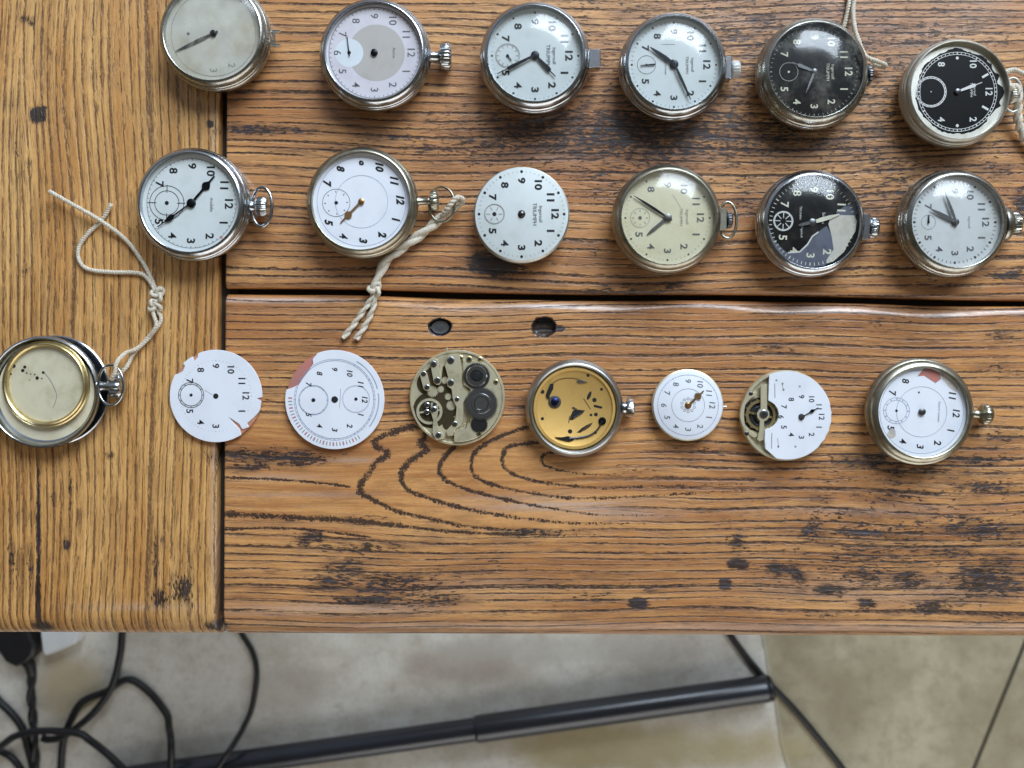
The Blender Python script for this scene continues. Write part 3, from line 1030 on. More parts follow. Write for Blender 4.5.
# ================================================================== SETTING
def floor_mat():
    nt = NT('stained_concrete_tiles')
    geo = nt.n('ShaderNodeNewGeometry').outputs['Position']
    sp = nt.n('ShaderNodeSeparateXYZ')
    nt.t.links.new(geo, sp.inputs[0])
    x, y, z = sp.outputs
    f = nt.noise(geo, 9.0, 6, 0.62)
    f2 = nt.noise(geo, 45.0, 5, 0.65)
    f3 = nt.noise(geo, 3.2, 3, 0.5)
    c = nt.mix(nt.sstep(f, 0.35, 0.68), lin(216, 212, 202), lin(188, 180, 166))
    c = nt.mix(nt.math('MULTIPLY', nt.sstep(f2, 0.45, 0.75), 0.45), c, lin(160, 150, 134))
    f4 = nt.noise(geo, 170.0, 4, .7)
    c = nt.mix(nt.math('MULTIPLY', nt.sstep(f4, .48, .72), .30), c, lin(150, 138, 122))
    c = nt.mix(nt.math('MULTIPLY', nt.sstep(nt.noise(geo, 60.0, 4, .7), .52, .72), .30), c, lin(226, 222, 214))
    # the right-hand tile is browner
    a = WF(762, 640); b = WF(786, 768)
    sl = (b.x - a.x) / (b.y - a.y)
    xs = nt.math('SUBTRACT', x, nt.math('ADD', a.x, nt.math('MULTIPLY', nt.math('SUBTRACT', y, a.y), sl)))
    wob = nt.math('MULTIPLY', nt.math('SUBTRACT', nt.noise(geo, 28.0, 3), 0.5), 0.012)
    xs = nt.math('ADD', xs, wob)
    right = nt.sstep(xs, -0.004, 0.006)
    br = nt.mix(nt.sstep(f, 0.3, 0.7), lin(176, 166, 140), lin(144, 134, 108))
    br = nt.mix(nt.math('MULTIPLY', nt.sstep(f2, 0.42, 0.75), 0.5), br, lin(120, 110, 86))
    c = nt.mix(right, c, br)
    # ochre damp stain patches
    def patch(px, py, rx, ry, col, amt, c):
        p = WF(px, py)
        k = S * (D + TZ) / D
        dx = nt.math('DIVIDE', nt.math('SUBTRACT', x, p.x), rx * k)
        dy = nt.math('DIVIDE', nt.math('SUBTRACT', y, p.y), ry * k)
        d = nt.math('ADD', nt.math('MULTIPLY', dx, dx), nt.math('MULTIPLY', dy, dy))
        d = nt.math('ADD', d, nt.math('MULTIPLY', nt.math('SUBTRACT', nt.noise(geo, 14.0, 4), 0.5), 1.6))
        m = nt.math('MULTIPLY', nt.math('SUBTRACT', 1.0, nt.sstep(d, 0.2, 1.2)), amt)
        return nt.mix(m, c, col)
    c = patch(70, 690, 40, 40, lin(176, 156, 112), .55, c)
    c = patch(640, 748, 170, 30, lin(164, 148, 102), .75, c)
    c = patch(460, 665, 60, 24, lin(162, 146, 134), .6, c)
    c = patch(300, 690, 60, 26, lin(164, 152, 142), .45, c)
    c = patch(560, 650, 160, 14, lin(184, 180, 170), .5, c)
    # joints and hairline cracks
    crack = nt.math('MULTIPLY', nt.math('SUBTRACT', 1.0, nt.sstep(nt.math('ABSOLUTE', xs), 0.0004, 0.0016)), 0.6)
    c = nt.mix(crack, c, lin(78, 70, 58))
    p = WF(1026, 640); q = WF(974, 768)
    sl2 = (q.x - p.x) / (q.y - p.y)
    xj = nt.math('SUBTRACT', x, nt.math('ADD', p.x, nt.math('MULTIPLY', nt.math('SUBTRACT', y, p.y), sl2)))
    j = nt.math('SUBTRACT', 1.0, nt.sstep(nt.math('ABSOLUTE', xj), 0.0018, 0.0038))
    c = nt.mix(nt.math('MULTIPLY', j, 0.9), c, lin(52, 46, 38))
    h = nt.math('SUBTRACT', nt.math('MULTIPLY', f2, 0.4), j)
    return nt.bsdf(c, 0.72, 0.0, h, 0.0008, spec=0.3)


bm = bmesh.new()
for x, y in ((-1.6, -1.6), (1.6, -1.6), (1.6, 1.6), (-1.6, 1.6)):
    bm.verts.new((x, y, 0))
bm.verts.ensure_lookup_table()
bm.faces.new(bm.verts[:])
bmesh.ops.subdivide_edges(bm, edges=bm.edges[:], cuts=12, use_grid_fill=True)
fl = obj('floor', bm, floor_mat(), None, 0)
fl['kind'] = 'structure'

# ================================================================== TABLE
tb = thing('wooden_table', 'worn oak plank table with a breadboard end, watches laid out in rows on it', 'table', (0, 0, 0))
XL, XR, YB = -0.300, 0.420, 0.270
GAP = 0.0011
WX = lambda px: (px - 512) * S
WY = lambda py: (384 - py) * S
fr_y = lambda X: FRONT - X * 0.004 + 0 * X
sy_lo = lambda X: WY(seam_y(512 + X / S) + 0) - 0.0009
sy_hi = lambda X: WY(seam_y(512 + X / S) + 0) + 0.0016
plank('breadboard_end', M['wood_end'], lambda py: (XL + 0 * py, WX(seam_x(py)) - 0.0019), fr_y, lambda X: YB + 0 * X, 190, 420, True, tb, True, 3, 0.004, 0.0012, 0.003)
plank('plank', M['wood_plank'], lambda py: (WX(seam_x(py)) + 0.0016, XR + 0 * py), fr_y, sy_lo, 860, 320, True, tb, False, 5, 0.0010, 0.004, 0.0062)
plank('plank', M['wood_plank'], lambda py: (WX(seam_x(py)) + 0.0016, XR + 0 * py), sy_hi, lambda X: YB + 0 * X, 560, 260, False, tb, False, 9, 0.0010, 0.004, 0.003, 0.0028)


def box_bm(x0, x1, y0, y1, z0, z1, bev=0.0):
    bm = bmesh.new()
    prism(bm, [(x0, y0), (x1, y0), (x1, y1), (x0, y1)], z0, z1, 0, bev)
    return bm


M['joint'] = plain('blackened_joint', lin(46, 40, 32), 0.7, 0.2, 60)
xj0, xj1 = WX(seam_x(700)), WX(seam_x(-300))
bm = bmesh.new()
prism(bm, [(xj0 - .006, FRONT + .012), (xj0 + .006, FRONT + .012), (xj1 + .006, YB - .002), (xj1 - .006, YB - .002)], TZ - TH + .006, TZ - .0065)
bmesh.ops.translate(bm, verts=bm.verts[:], vec=(0, 0, 0))
obj('tongue', bm, 'joint', tb)
bm = bmesh.new()
prism(bm, [(xj0 + .008, WY(seam_y(240)) - .007), (XR - .003, WY(seam_y(1424)) - .007), (XR - .003, WY(seam_y(1424)) + .007), (xj0 + .008, WY(seam_y(240)) + .007)], TZ - TH + .006, TZ - .0085)
obj('tongue', bm, 'joint', tb)
M['wood_dark'] = plain('dark_oak_frame', lin(110, 76, 46), 0.5, 0.2, 30)
obj('apron', box_bm(XL + .04, XR - .04, FRONT + .05, FRONT + .072, TZ - .11, TZ - TH - .0003), 'wood_dark', tb)
obj('apron', box_bm(XL + .04, XR - .04, YB - .072, YB - .05, TZ - .11, TZ - TH - .0003), 'wood_dark', tb)
for lx in (XL + .03, XR - .09):
    for ly in (FRONT + .045, YB - .105):
        obj('leg', box_bm(lx, lx + .06, ly, ly + .06, 0.0003, TZ - TH - .0003, .004), 'wood_dark', tb)
# sunk iron peg seen in the left hole of the lower plank
bm = bmesh.new()
pc = W(440, 327)
lathe(bm, [(0.0047, -0.006), (0.0047, -0.0022), (0.0040, -0.0014), (0.0020, -0.0016), (0, -0.0013)], 20, (pc.x, pc.y), TZ, sy=.74)
obj('peg', bm, 'steel', tb, label='dark iron peg head sunk in the hole')

# ================================================================== WATCHES, top row
BOLD = dict(bold=0.040, wx=1.2)
fine = dict(bold=0.004)
pocket_watch('pocket watch with scratched hazy glass and a single hand, top row beside the breadboard joint', 213.7, 34, 55, 47.5, .0142, 'nickel', 'stained',
             dict(num=(36, 7), which=[2, 3], pm=1, numopt=fine, spots=[(0, -25, 1.4, 2)], rings=[(42, .5, 1)], text=[]), ['faint', 'hole'],
             [('minute_hand', (-38, 18), 'leaf', 3.2, 'handgrey', (0, 0))], 'crystalhazy', None, None, pin=3.2, dome=.0020, lug=(7, 7, 2.6))
pocket_watch('pocket watch with pale lilac dial, taupe centre and pale blue subdial', 374.5, 53, 55.5, 47.5, .0142, 'chrome', 'lilac',
             dict(num=(36.5, 7.5), numopt=fine, pm=1, rings=[(45, .5, 1)], track=(42.5, 44.5, .4, .6, 1),
                  patch=[(circ(0, 2, 28, 48), 2), (circ(0, -25, 14, 40), 3)], text=[('Ancre', 0, 19.5, 3.0, 1)], spots=[(0, -25, 1.8, 4)]), ['greyprint', 'taupe', 'paleblue', 'hole'],
             [('seconds_hand', (-2, -17), 'needle', 1.1, 'handdark', (0, -25))], None, dict(neck=(10, 5), size=(12, 12.5), kn=20), None, pin=3.4, dome=.001)
TRI = [('Ingersoll', 0, 18.5, 3.4, 1), ('TRIUMPH', 0, 13, 3.8, 1)]
SUBW = (0, -27, (11, 12), .5, 12, 2)
pocket_watch('white dialled pocket watch with dark hands, bold numerals, third from left in top row', 535, 56, 55, 46.5, .0166, 'chrome', 'whitedial',
             dict(num=(33.5, 7.6), numopt=BOLD, which=[1, 2, 3, 4, 5, 7, 8, 9, 10, 11, 12], track=(41.5, 43.2, .4, .8, 2), dots5=(42.5, 1.1, 1), sub=SUBW, text=TRI, subhole=1.5), ['black', 'faint'],
             [('seconds_hand', (4, 5), 'needle', 1.3, 'handdark', (0, -27)), ('hour_hand', (20, 21), 'sword', 4.6, 'handdark', (0, 0)), ('minute_hand', (-37, 18.5), 'sword', 3.6, 'handdark', (0, 0))], 'crystal',
             dict(block=(12, 9.5), size=None, kn=24), None, pin=4.2, dome=.0046)
pocket_watch('white dialled pocket watch with clear crown, left of the cloudy black one, top row', 673.8, 65, 53.5, 45.5, .0166, 'chrome', 'whitedial',
             dict(num=(32.5, 7.2), numopt=dict(bold=.034, wx=1.15), which=[1, 2, 3, 4, 5, 7, 8, 9, 10, 11, 12], track=(40.5, 42.5, .4, .8, 2), dots5=(41.5, 1.0, 1), sub=(0, -27, 9, .5, 0, 2),
                  text=[('Ingersoll', 0, 18, 2.9, 2), ('TRIUMPH', 0, 13, 2.9, 2), ('Made in Gt Britain', 0, -8, 1.8, 2)], spots=[], patch=[(bar_pts(-20, -12, -20, 1, .5), 2)]), ['black', 'greyprint'],
             [('seconds_hand', (-12, 1), 'needle', 1.4, 'handdark', (0, -21)), ('hour_hand', (-24, -17), 'leaf', 4.2, 'handdark', (0, 0)), ('minute_hand', (16.5, 36), 'leaf', 2.8, 'handdark', (0, 0))], 'crystal',
             dict(block=(7, 11.5), size=(9, 8), kn=18, mat='clear'), None, pin=4.2, dome=.0046)
pocket_watch('black dialled pocket watch under cloudy reflecting glass, twine at its crown, top row', 814, 72, 55, 46, .0166, 'nickel', 'blackdial',
             dict(num=(34, 7.5), numopt=dict(bold=.02), which=[1, 2, 3, 4, 5, 7, 8, 9, 10, 11, 12], track=(41.5, 43.5, .5, .9, 2), sub=(0, -25, 9, .6, 0, 2), text=[('Ingersoll', 0, 18, 3.0, 1), ('TRIUMPH', 0, 13.5, 3.0, 1)], hm=1), ['lume', 'faint'],
             [('hour_hand', (-22, -9), 'sword', 3.6, 'handgrey', (0, 0)), ('minute_hand', (-9, 22), 'leaf', 2.2, 'handgrey', (0, 0))], 'crystaldark',
             dict(block=(3, 9), size=(4, 9), kn=20, mat='darksteel'), None, pin=2.8, pin_mat='handgrey', dome=.0048)


def ragged(r, amp, seed, n=90, notches=()):
    rr = random.Random(seed)
    pts = []
    for k in range(n):
        a = 2 * PI * k / n
        q = r + amp * (math.sin(7 * a + seed) * .4 + rr.uniform(-.5, .5))
        for (na, nw, nd) in notches:
            d = (a - na + PI) % (2 * PI) - PI
            q += nd * math.exp(-(d / nw) ** 2)
        pts.append((q * math.cos(a), q * math.sin(a)))
    return pts


pocket_watch('black dial watch with broken dial edge and wide cream rim, last in top row', 957, 92, 53.5, 48.0, .0136, 'creammetal', 'creammetal',
             dict(num=(31.5, 7.0), numopt=dict(bold=.02), which=[2, 4, 8, 10, 12], marks=[(1, 'bar'), (3, 'dot'), (9, 'dot'), (11, 'bar')], pm=3,
                  track=(37.3, 39.0, .6, 1.2, 2), rings=[(37, .5, 2), (39.3, .5, 2)], sub=(0, -26, (13.6, 15), .8, 24, 2, (1.0, 1.10)), text=[('Ingersoll', -2, 17, 2.4, 2), ('TRIUMPH', -2, 14, 2.4, 2)], subhole=.6, hm=2,
                  patch=[(ragged(41.6, 1.3, 4, 120, ((PI / 2, .16, 5.0), (PI * .62, .06, 4.0), (PI * .56, .04, -2.0), (PI * .40, .06, 3.4), (PI * .72, .04, 2.6), (PI * .80, .12, 2.2), (PI * .28, .07, -2.4), (PI * .05, .1, 1.6), (PI * 1.0, .15, 1.8), (PI * 1.4, .35, -1.6))), 1)]), ['blackdial', 'whiteprint', 'whiteprint'],
             [('hour_hand', (24, -9), 'sword', 3.4, 'whiteprint', (0, 0))], None, dict(neck=(4, 6), size=(9, 9), kn=20), (7, 17, 9, 3.0, 4), pin=2.8, pin_mat='handgrey')

# ================================================================== WATCHES, middle row
pocket_watch('bright chrome pocket watch with black spade hands and ring bow, across the vertical table joint', 191.8, 203.5, 56.5, 48.5, .0146, 'chrome', 'whitedial',
             dict(num=(37, 8.2), numopt=dict(bold=.026, wx=1.08), which=[1, 2, 3, 4, 5, 7, 8, 9, 10, 11, 12], track=(42.5, 44, .4, .8, 2), rings=[(44.2, .4, 2)], sub=(0, -24.5, (12, 17), .6, 4, 1, (.85, 1.5)), subhole=2,
                  text=[('mobile', 1, 20, 3.6, 2)], spots=[(33, 30, 1.4, 3)]), ['black', 'greyprint', 'redchip'],
             [('hour_hand', (23, -27), 'spade', 7.0, 'handdark', (0, 0)), ('minute_hand', (-33, 23.5), 'spade', 4.2, 'handdark', (0, 0))], None,
             dict(neck=(6, 4.5), size=(12, 9.5), kn=22), (10, 19.5, 10.5, 3.4, 8), pin=4.4, rot=-1)
pocket_watch('white enamel pocket watch with one short gilt hand, twisted twine through its bow', 361.6, 201.8, 55.5, 48, .0142, 'warmnickel', 'enamel',
             dict(num=(38.5, 8.2), numopt=dict(bold=.050, shear=.30, wx=.95), which=[1, 2, 3, 4, 5, 7, 8, 9, 10, 11, 12], sub=(0, -25, 13.6, .4, 8, 1, (.74, .86)), subhole=1.8, rings=[(26, .35, 2), (44, .4, 2)]), ['black', 'faintblue'],
             [('hour_hand', (-20.5, 21), 'spade', 6.5, 'handgilt', (0, 0))], None, dict(neck=(13, 3.4), size=(9, 9.5), kn=18), (23, 17.5, 13, 2.4, 14, 4), pin=3.0, pin_mat='handgilt', rot=2.5)


def bare_dial(name, label, cat, px, py, R, h, face_mat, sp, mats, rot=0.0, body=None, outline=None, base_mat=None, group='bare dials and movements in the bottom row', pin=None):
    rotz = math.radians(-90 + rot)
    loc = W(px, py, h)
    loc.z = TZ + 0.0002
    t = thing(name, label, cat, loc, rotz, group)
    r = R * U
    if body:
        bm = bmesh.new()
        lathe(bm, [(0, 0), (r * .80, 0), (r * .84, h * .12), (r * .90, h * .35), (r * 1.03, h * .42), (r * 1.035, h * .80), (r * .985, h * .86), (r * .96, h - .0004), (0, h - .0004)], 80)
        obj('movement_body', bm, body, t)
        z0 = h - .0004
    else:
        z0 = 0.0
        bm = bmesh.new()
        lathe(bm, [(0, 0), (r * .97, 0), (r * .985, h * .35), (r * .98, h * .62), (r * .95, h * .7), (0, h * .7)], 80)
        obj('copper_base', bm, base_mat or 'copper', t)
        z0 = h * .66
    bm = bmesh.new()
    if outline:
        prism(bm, [(x * U, y * U) for x, y in outline], z0, h, 0, 0.00012)
    else:
        lathe(bm, [(r * .99, z0), (r, z0 + (h - z0) * .3), (r * .997, h - .0001), (r * .985, h), (0, h)], 96)
    print_dial(bm, sp, h)
    obj('dial', bm, [face_mat] + list(mats), t)
    return t, rotz


t, _ = bare_dial('watch_movement', 'caseless white watch dial on its movement, bold numerals and no hands, third in middle row', 'watch movement', 521.6, 214.2, 46.3, .0104, 'whitedial',
                 dict(num=(33.3, 7.6), numopt=BOLD, which=[1, 2, 3, 4, 5, 7, 8, 9, 10, 11, 12], track=(41.2, 43, .4, .5, 2), dots5=(42.2, 1.4, 1), sub=(0, -27, (9.3, 10), .5, 6, 2, (.45, .85)), subhole=2.1, text=TRI,
                      spots=[(0, 0, 3.9, 3)]), ['black', 'faint', 'gsilverdark'], body='creammetal', group=None)
bm = bmesh.new()
lathe(bm, [(2.9 * U, .0104), (2.9 * U, .0113), (1.5 * U, .0118), (0, .0118)], 20)
obj('centre_pinion', bm, 'darksteel', t)

pocket_watch('aged cream dialled pocket watch with grey hands and square pendant, middle row', 667.4, 218, 54, 46, .0166, 'warmnickel', 'creamdial',
             dict(num=(32.5, 7.2), numopt=dict(bold=.026, wx=1.15), which=[1, 2, 3, 4, 5, 8, 9, 10, 11, 12], track=(40.5, 42, .4, .8, 2), dots5=(41.5, 1.0, 1), sub=(0, -27, 9.5, .4, 8, 2, (.6, .85)), subhole=1.8,
                  text=[('Ingersoll', -1, 19, 3.0, 2), ('TRIUMPH', -1, 13.5, 3.0, 2)], patch=[(bar_pts(-23, 5, -10, 13, .5), 2)]), ['greyprint', 'faint'],
             [('hour_hand', (-20, 16.5), 'baton', 3.2, 'handgrey', (0, 0)), ('minute_hand', (-34, -22), 'leaf', 2.8, 'handdark', (0, 0))], 'crystalyellow',
             dict(block=(8, 11), size=(6, 8), kn=18, mat='darksteel'), (8, 18, 9, 3.0, 4), pin=4.0, pin_mat='handgrey', dome=.0042)
r5 = lambda zx, zy: ((zy - 370) / 5.907, (zx - 395) / 5.907)
pocket_watch('black dialled pocket watch with pale and slate patches on its dial, middle row', 812, 222.6, 53.5, 45.6, .0158, 'chrome', 'blackdial',
             dict(num=(32.5, 8.2), numopt=dict(bold=.02, wx=1.05), which=[2, 3, 4, 5, 7, 8, 9, 10, 11], track=(39.5, 42.5, .6, 1.0, 1), sub=(0, -28.5, (9.5, 8.6), .8, 8, 2, (.3, .9)), subhole=2.2, hm=4,
                  text=[('Ingersoll', 10, -10, 2.2, 2), ('TRIUMPH', -9, -12, 2.2, 2), ('Smiths', -5, 11, 3.0, 2)],
                  patch=[([r5(*q) for q in ((480, 385), (430, 425), (400, 452), (375, 500), (332, 545), (262, 556), (215, 520), (170, 470), (140, 395), (137, 440), (165, 520), (220, 580), (300, 622), (395, 632), (480, 618), (505, 590), (535, 520), (515, 440))], 3),  # slate and pale areas laid flat on the black dial
                         ([r5(*q) for q in ((540, 322), (530, 300), (575, 268), (645, 245), (655, 300), (645, 318))], 3),
                         ([r5(*q) for q in ((500, 332), (560, 318), (640, 316), (655, 350), (648, 410), (615, 470), (590, 530), (530, 590), (490, 604), (494, 575), (528, 520), (512, 440), (490, 375))], 5),
                         ([r5(*q) for q in ((262, 550), (330, 540), (372, 495), (397, 448), (432, 420), (436, 426), (402, 454), (378, 502), (334, 548), (262, 558))], 2)]), ['lume', 'whiteprint', 'slate', 'blackdial', 'palepatch'],
             [('minute_hand', (27, -8), 'leaf', 4.4, 'lume', (0, 0)), ('hour_hand', (-14, 3), 'baton', 3.0, 'handgrey', (0, 0))], 'crystal',
             dict(block=(8, 13), size=(9, 10), kn=24), None, pin=3.6, pin_mat='handgrey', dome=.0034, rot=-3)
pocket_watch('silver dialled pocket watch with thin grey hands and broad rounded case, last in middle row', 954.5, 222.3, 53.5, 45, .0166, 'nickel', 'greydial',
             dict(num=(30.5, 7.0), numopt=dict(bold=.024, wx=1.15), which=[1, 2, 3, 4, 5, 7, 9, 10, 11, 12], track=(38.5, 41, .6, 1.1, 2), dots5=(40, 1.2, 2), sub=(0, -26, 7, .3, 0, 2), text=[('Ingersoll', 0, 14, 2.4, 3)], subhole=1.2), ['greyprint', 'greyprint', 'faint'],
             [('seconds_hand', (0, -7), 'needle', 1.6, 'handdark', (0, -26)), ('hour_hand', (-25, -13), 'leaf', 4.0, 'handgrey', (0, 0)), ('minute_hand', (-11, -29), 'leaf', 3.0, 'handgrey', (0, 0))], 'crystal',
             dict(shoulder=(9, 18), size=(9, 11), kn=26), None, pin=3.6, pin_mat='handgrey', dome=.0046)

# ================================================================== BOTTOM ROW
# open case with twine
rotz = 0.0
loc = W(47, 392, .004); loc.z = TZ + .0002
t = thing('watch_case', 'open empty watch case with ring bow, left end of the bottom row', 'watch case', loc, rotz)
r = 56.5 * U
bm = bmesh.new()
lathe(bm, [(0, 0), (r * .6, 0), (r * .85, .0009), (r * .95, .0024), (r * .975, .0038), (r * .955, .0042), (r * .90, .0034), (r * .80, .0022), (r * .6, .0017), (0, .0017)], 96, (8 * U, 2 * U))
obj('hinged_back', bm, 'chrome', t)
bm = bmesh.new()
lathe(bm, [(r * .80, .0026), (r * .93, .0036), (r * .99, .0052), (r, .0066), (r * .985, .0078), (r * .955, .0082), (r * .935, .0078), (r * .925, .0066), (r * .90, .0058), (r * .895, .0050), (r * .86, .0046)], 96)
obj('case_band', bm, 'chrome', t)
bm = bmesh.new()
lathe(bm, [(r * .865, .0040), (r * .865, .0046), (r * .80, .0050), (0, .0050)], 80)
M['creamplate'] = plain('cream_inner_lid', lin(232, 222, 194), 0.35, 0.06, 90, second=lin(214, 200, 166))
obj('inner_lid', bm, 'creamplate', t)
yb = 0.0


def axis_x_crown(t, x0, y0, z0, neck, size, mat, kn=16):
    bm = bmesh.new()
    L, rad = neck
    lathe(bm, [(rad * U * 1.4, -.0006), (rad * U, L * .3 * U), (rad * U, L * U), (0, L * U)], 24, (0, 0), 0, axis='y')
    bmesh.ops.transform(bm, matrix=Matrix.Translation((x0, y0, z0)) @ Matrix.Rotation(-PI / 2, 4, 'Z'), verts=bm.verts[:])
    obj('pendant', bm, mat, t)
    L2, r2 = size
    bm = bmesh.new()
    l, rr = L2 * U, min(r2 * U, z0 - .0003)
    lathe(bm, [(rr * .5, 0), (rr * .92, l * .1), (rr, l * .3), (rr, l * .75), (rr * .8, l * .95), (rr * .4, l), (0, l)], kn * 4, (0, 0), 0, axis='y', knurl=(kn, .06, l * .05, l * .9))
    for v in bm.verts:
        v.co.x *= r2 * U / rr
    bmesh.ops.transform(bm, matrix=Matrix.Translation((x0 + neck[0] * U, y0, z0)) @ Matrix.Rotation(-PI / 2, 4, 'Z'), verts=bm.verts[:])
    obj('crown', bm, mat, t)


axis_x_crown(t, r * .98, 6 * U, .0056, (12, 4.5), (12, 12), 'chrome', 12)
bm = bmesh.new()
pts = [Vector((r + (14 + 14 * math.cos(q)) * U, (7 + 20 * math.sin(q)) * U, .0102 + .0015 * math.cos(q))) for q in [2 * PI * k / 28 for k in range(28)]]
tube(bm, smooth_path(pts, 3, True), 1.35 * U, 12, True)
obj('bow', bm, 'chrome', t)
loc = W(44.5, 384, .0085); loc.z = TZ + .0060
t2 = thing('glass_bezel', 'gold rimmed round glass lying inside the open empty watch case', 'bezel', loc)
rb = 43.5 * U
bm = bmesh.new()
lathe(bm, [(rb * .86, 0), (rb * .97, 0), (rb, .0006), (rb, .0016), (rb * .975, .0021), (rb * .955, .0020), (rb * .945, .0026), (rb * .915, .0030), (rb * .885, .0027), (rb * .865, .0018), (rb * .86, .0)], 96)
obj('rim', bm, 'brass', t2)
bm = bmesh.new()
lathe(bm, [(rb * .872, .0016), (rb * .82, .0022), (rb * .6, .0027), (rb * .3, .0029), (0, .0030)], 72)
obj('glass', bm, 'crystal', t2)
bm = bmesh.new()
lathe(bm, [(rb * .862, .0002), (rb * .862, .0005), (0, .0005)], 72)
for (qx, qy, qr) in ((-22, 17, 1.6), (-24, 13.5, 1.8), (-9.5, 6, 1.8), (-3.5, 11.5, 1.5), (-20, 11, .8), (-16, 10, .7), (-12, 9.5, .8), (-5, 5.5, .8), (-33, 18, 2), (-36, 10, 1.2), (-17, 4, .6)):
    disc(bm, qx * U, qy * U, qr * U, .00056, 1, 9)
ln = smooth_path([(-2, 11, 0), (4, 3, 0), (8, -5, 0), (10, -12, 0), (8, -20, 0), (6, -24, 0)], 5)
for a, b in zip(ln, ln[1:]):
    flat(bm, bar_pts(a.x * U, a.y * U, b.x * U, b.y * U, .7 * U), .00057, 2)
M['backing'] = plain('stained_paper_backing', lin(222, 212, 184), 0.6, 0.08, 110, second=lin(198, 186, 152))
obj('backing_disc', bm, ['backing', 'hole', 'faint'], t2)


# enamel dials
def rotl(pts, a):
    c, s = math.cos(a), math.sin(a)
    return [(x * c - y * s, x * s + y * c) for x, y in pts]


def img(zx, zy, cx, cy, sc):
    """zoomed-crop coordinate -> local dial px (12 o'clock points right in the photo)"""
    dx, dy = (zx - cx) / sc, -(zy - cy) / sc
    return (-dy, dx)


def chipped(R, chips, n=120):
    """circle outline whose arcs are replaced by chip boundaries: chips = list of local-px polylines, counter-clockwise"""
    pts = []
    ang = [((math.atan2(c[0][1], c[0][0]) % (2 * PI)), (math.atan2(c[-1][1], c[-1][0]) % (2 * PI)), c) for c in chips]
    k = 0
    done = set()
    for i in range(n):
        a = 2 * PI * i / n
        hit = None
        for j, (a0, a1, c) in enumerate(ang):
            span = (a1 - a0) % (2 * PI)
            if (a - a0) % (2 * PI) <= span:
                hit = j
        if hit is None:
            pts.append((R * math.cos(a), R * math.sin(a)))
        elif hit not in done:
            done.add(hit)
            pts += ang[hit][2]
    return pts


d1 = lambda zx, zy: img(zx, zy, 425, 392, 6.985)
d1chips = [
    [d1(600, 652), d1(590, 625), d1(552, 585), d1(512, 540), d1(545, 560), d1(590, 590), d1(612, 628), d1(655, 612), d1(645, 585), d1(690, 545), d1(728, 505), d1(738, 480), d1(745, 430), d1(715, 408), d1(752, 400)],
    [d1(300, 92), d1(296, 118), d1(268, 148), d1(262, 112)],
    [d1(205, 180), d1(192, 215), d1(160, 235), d1(140, 238)],
]
t, rz = bare_dial('watch_dial', 'bare white enamel dial chipped at its lower right edge, lying on the vertical table joint', 'watch dial', 216, 396, 46.8, .0022, 'enamel',
                  dict(num=(30.5, 7), numopt=dict(bold=.016, shear=.0), which=[1, 3, 4, 5, 7, 8, 9, 10, 11, 12], track=(35.5, 36.3, .35, .8, 2), skip=range(5, 12), sub=(-1, -25, (12.8, 11), .7, 12, 3, (.82, 1.0)), subhole=1.6,
                       patch=[(bar_pts(*d1(345, 350), *d1(402, 385), .5), 2)], spots=[(*d1(425, 393), 2.7, 4)]), ['black', 'faint', 'greyprint', 'hole'], outline=chipped(46.8, d1chips))
d2 = lambda zx, zy: img(zx, zy, 383, 383, 6.4)
d2chips = [[d2(268, 88), d2(240, 120), d2(243, 150), d2(212, 200), d2(180, 240), d2(152, 285), d2(110, 305), d2(72, 318)]]
sp2 = dict(num=(30.5, 5.8), numopt=dict(bold=.018, wx=.95, shear=.22), which=[1, 2, 3, 4, 5, 7, 8, 9, 10, 11, 12], rings=[(39.5, .5, 2), (41, .35, 3)], track=(39.5, 41, .4, .8, 3), skip=range(38, 50),
           sub=(.5, -21.5, (15, 14.3), .4, 8, 2, (.88, 1.0)), subhole=2.0, spots=[(0, 0, 3.4, 5), (-.5, 21.5, 1.7, 5)],
           patch=[(bar_pts(-11, 6, 9, 5, .35), 4)])
t, rz = bare_dial('watch_dial', 'bare white enamel dial with two subdials and a copper chip at its upper left edge', 'watch dial', 334.8, 399.6, 50.2, .0024, 'enamel', sp2, ['black', 'faintblue', 'faintblue', 'greyprint', 'hole'], outline=chipped(50.2, d2chips), base_mat='redchip')
bm = bmesh.new()
z = .0024 + EPS
ring(bm, -.5 * U, 21.5 * U, 13.6 * U, 14.0 * U, z, 0, 40)
ring(bm, -.5 * U, 21.5 * U, 12.9 * U, 13.1 * U, z, 0, 40)
for k in range(30):      # outer scale of fine radial figures
    a = math.radians(268 + k * 4.3)
    ca, sa = math.cos(a), math.sin(a)
    flat(bm, bar_pts(43 * U * ca, 43 * U * sa, 47 * U * ca, 47 * U * sa, (1.0 if k % 3 else 1.6) * U), z, 1 if k % 3 == 0 else 2)
for (aa, bb) in ((52, 98), (104, 150)):
    ring(bm, 0, 0, 44.0 * U, 45.0 * U, z, 0, 20, math.radians(aa), math.radians(bb))
obj('outer_scale', bm, ['faintblue', 'redprint', 'faint'], t)


# ------------------------------------------------------------------ movements, laid out in photo orientation
def gear(bm, cx, cy, r, n, z0, z1, mat=0, depth=.12):
    pts = []
    for k in range(n):
        a = 2 * PI * k / n
        w = 2 * PI / n
        for f, q in ((0, 1 - depth), (.2, 1), (.5, 1), (.7, 1 - depth)):
            pts.append((cx + r * q * math.cos(a + w * f), cy + r * q * math.sin(a + w * f)))
    prism(bm, pts, z0, z1, mat)


def screw(bm, cx, cy, r, z, h=.0006, slot=0.6, m0=0, m1=1):
    lathe(bm, [(r, 0), (r, h * .7), (r * .8, h), (0, h)], 18, (cx, cy), z, m0)
    disc(bm, cx, cy, r * .58, z + h + .00003, m1, 14)


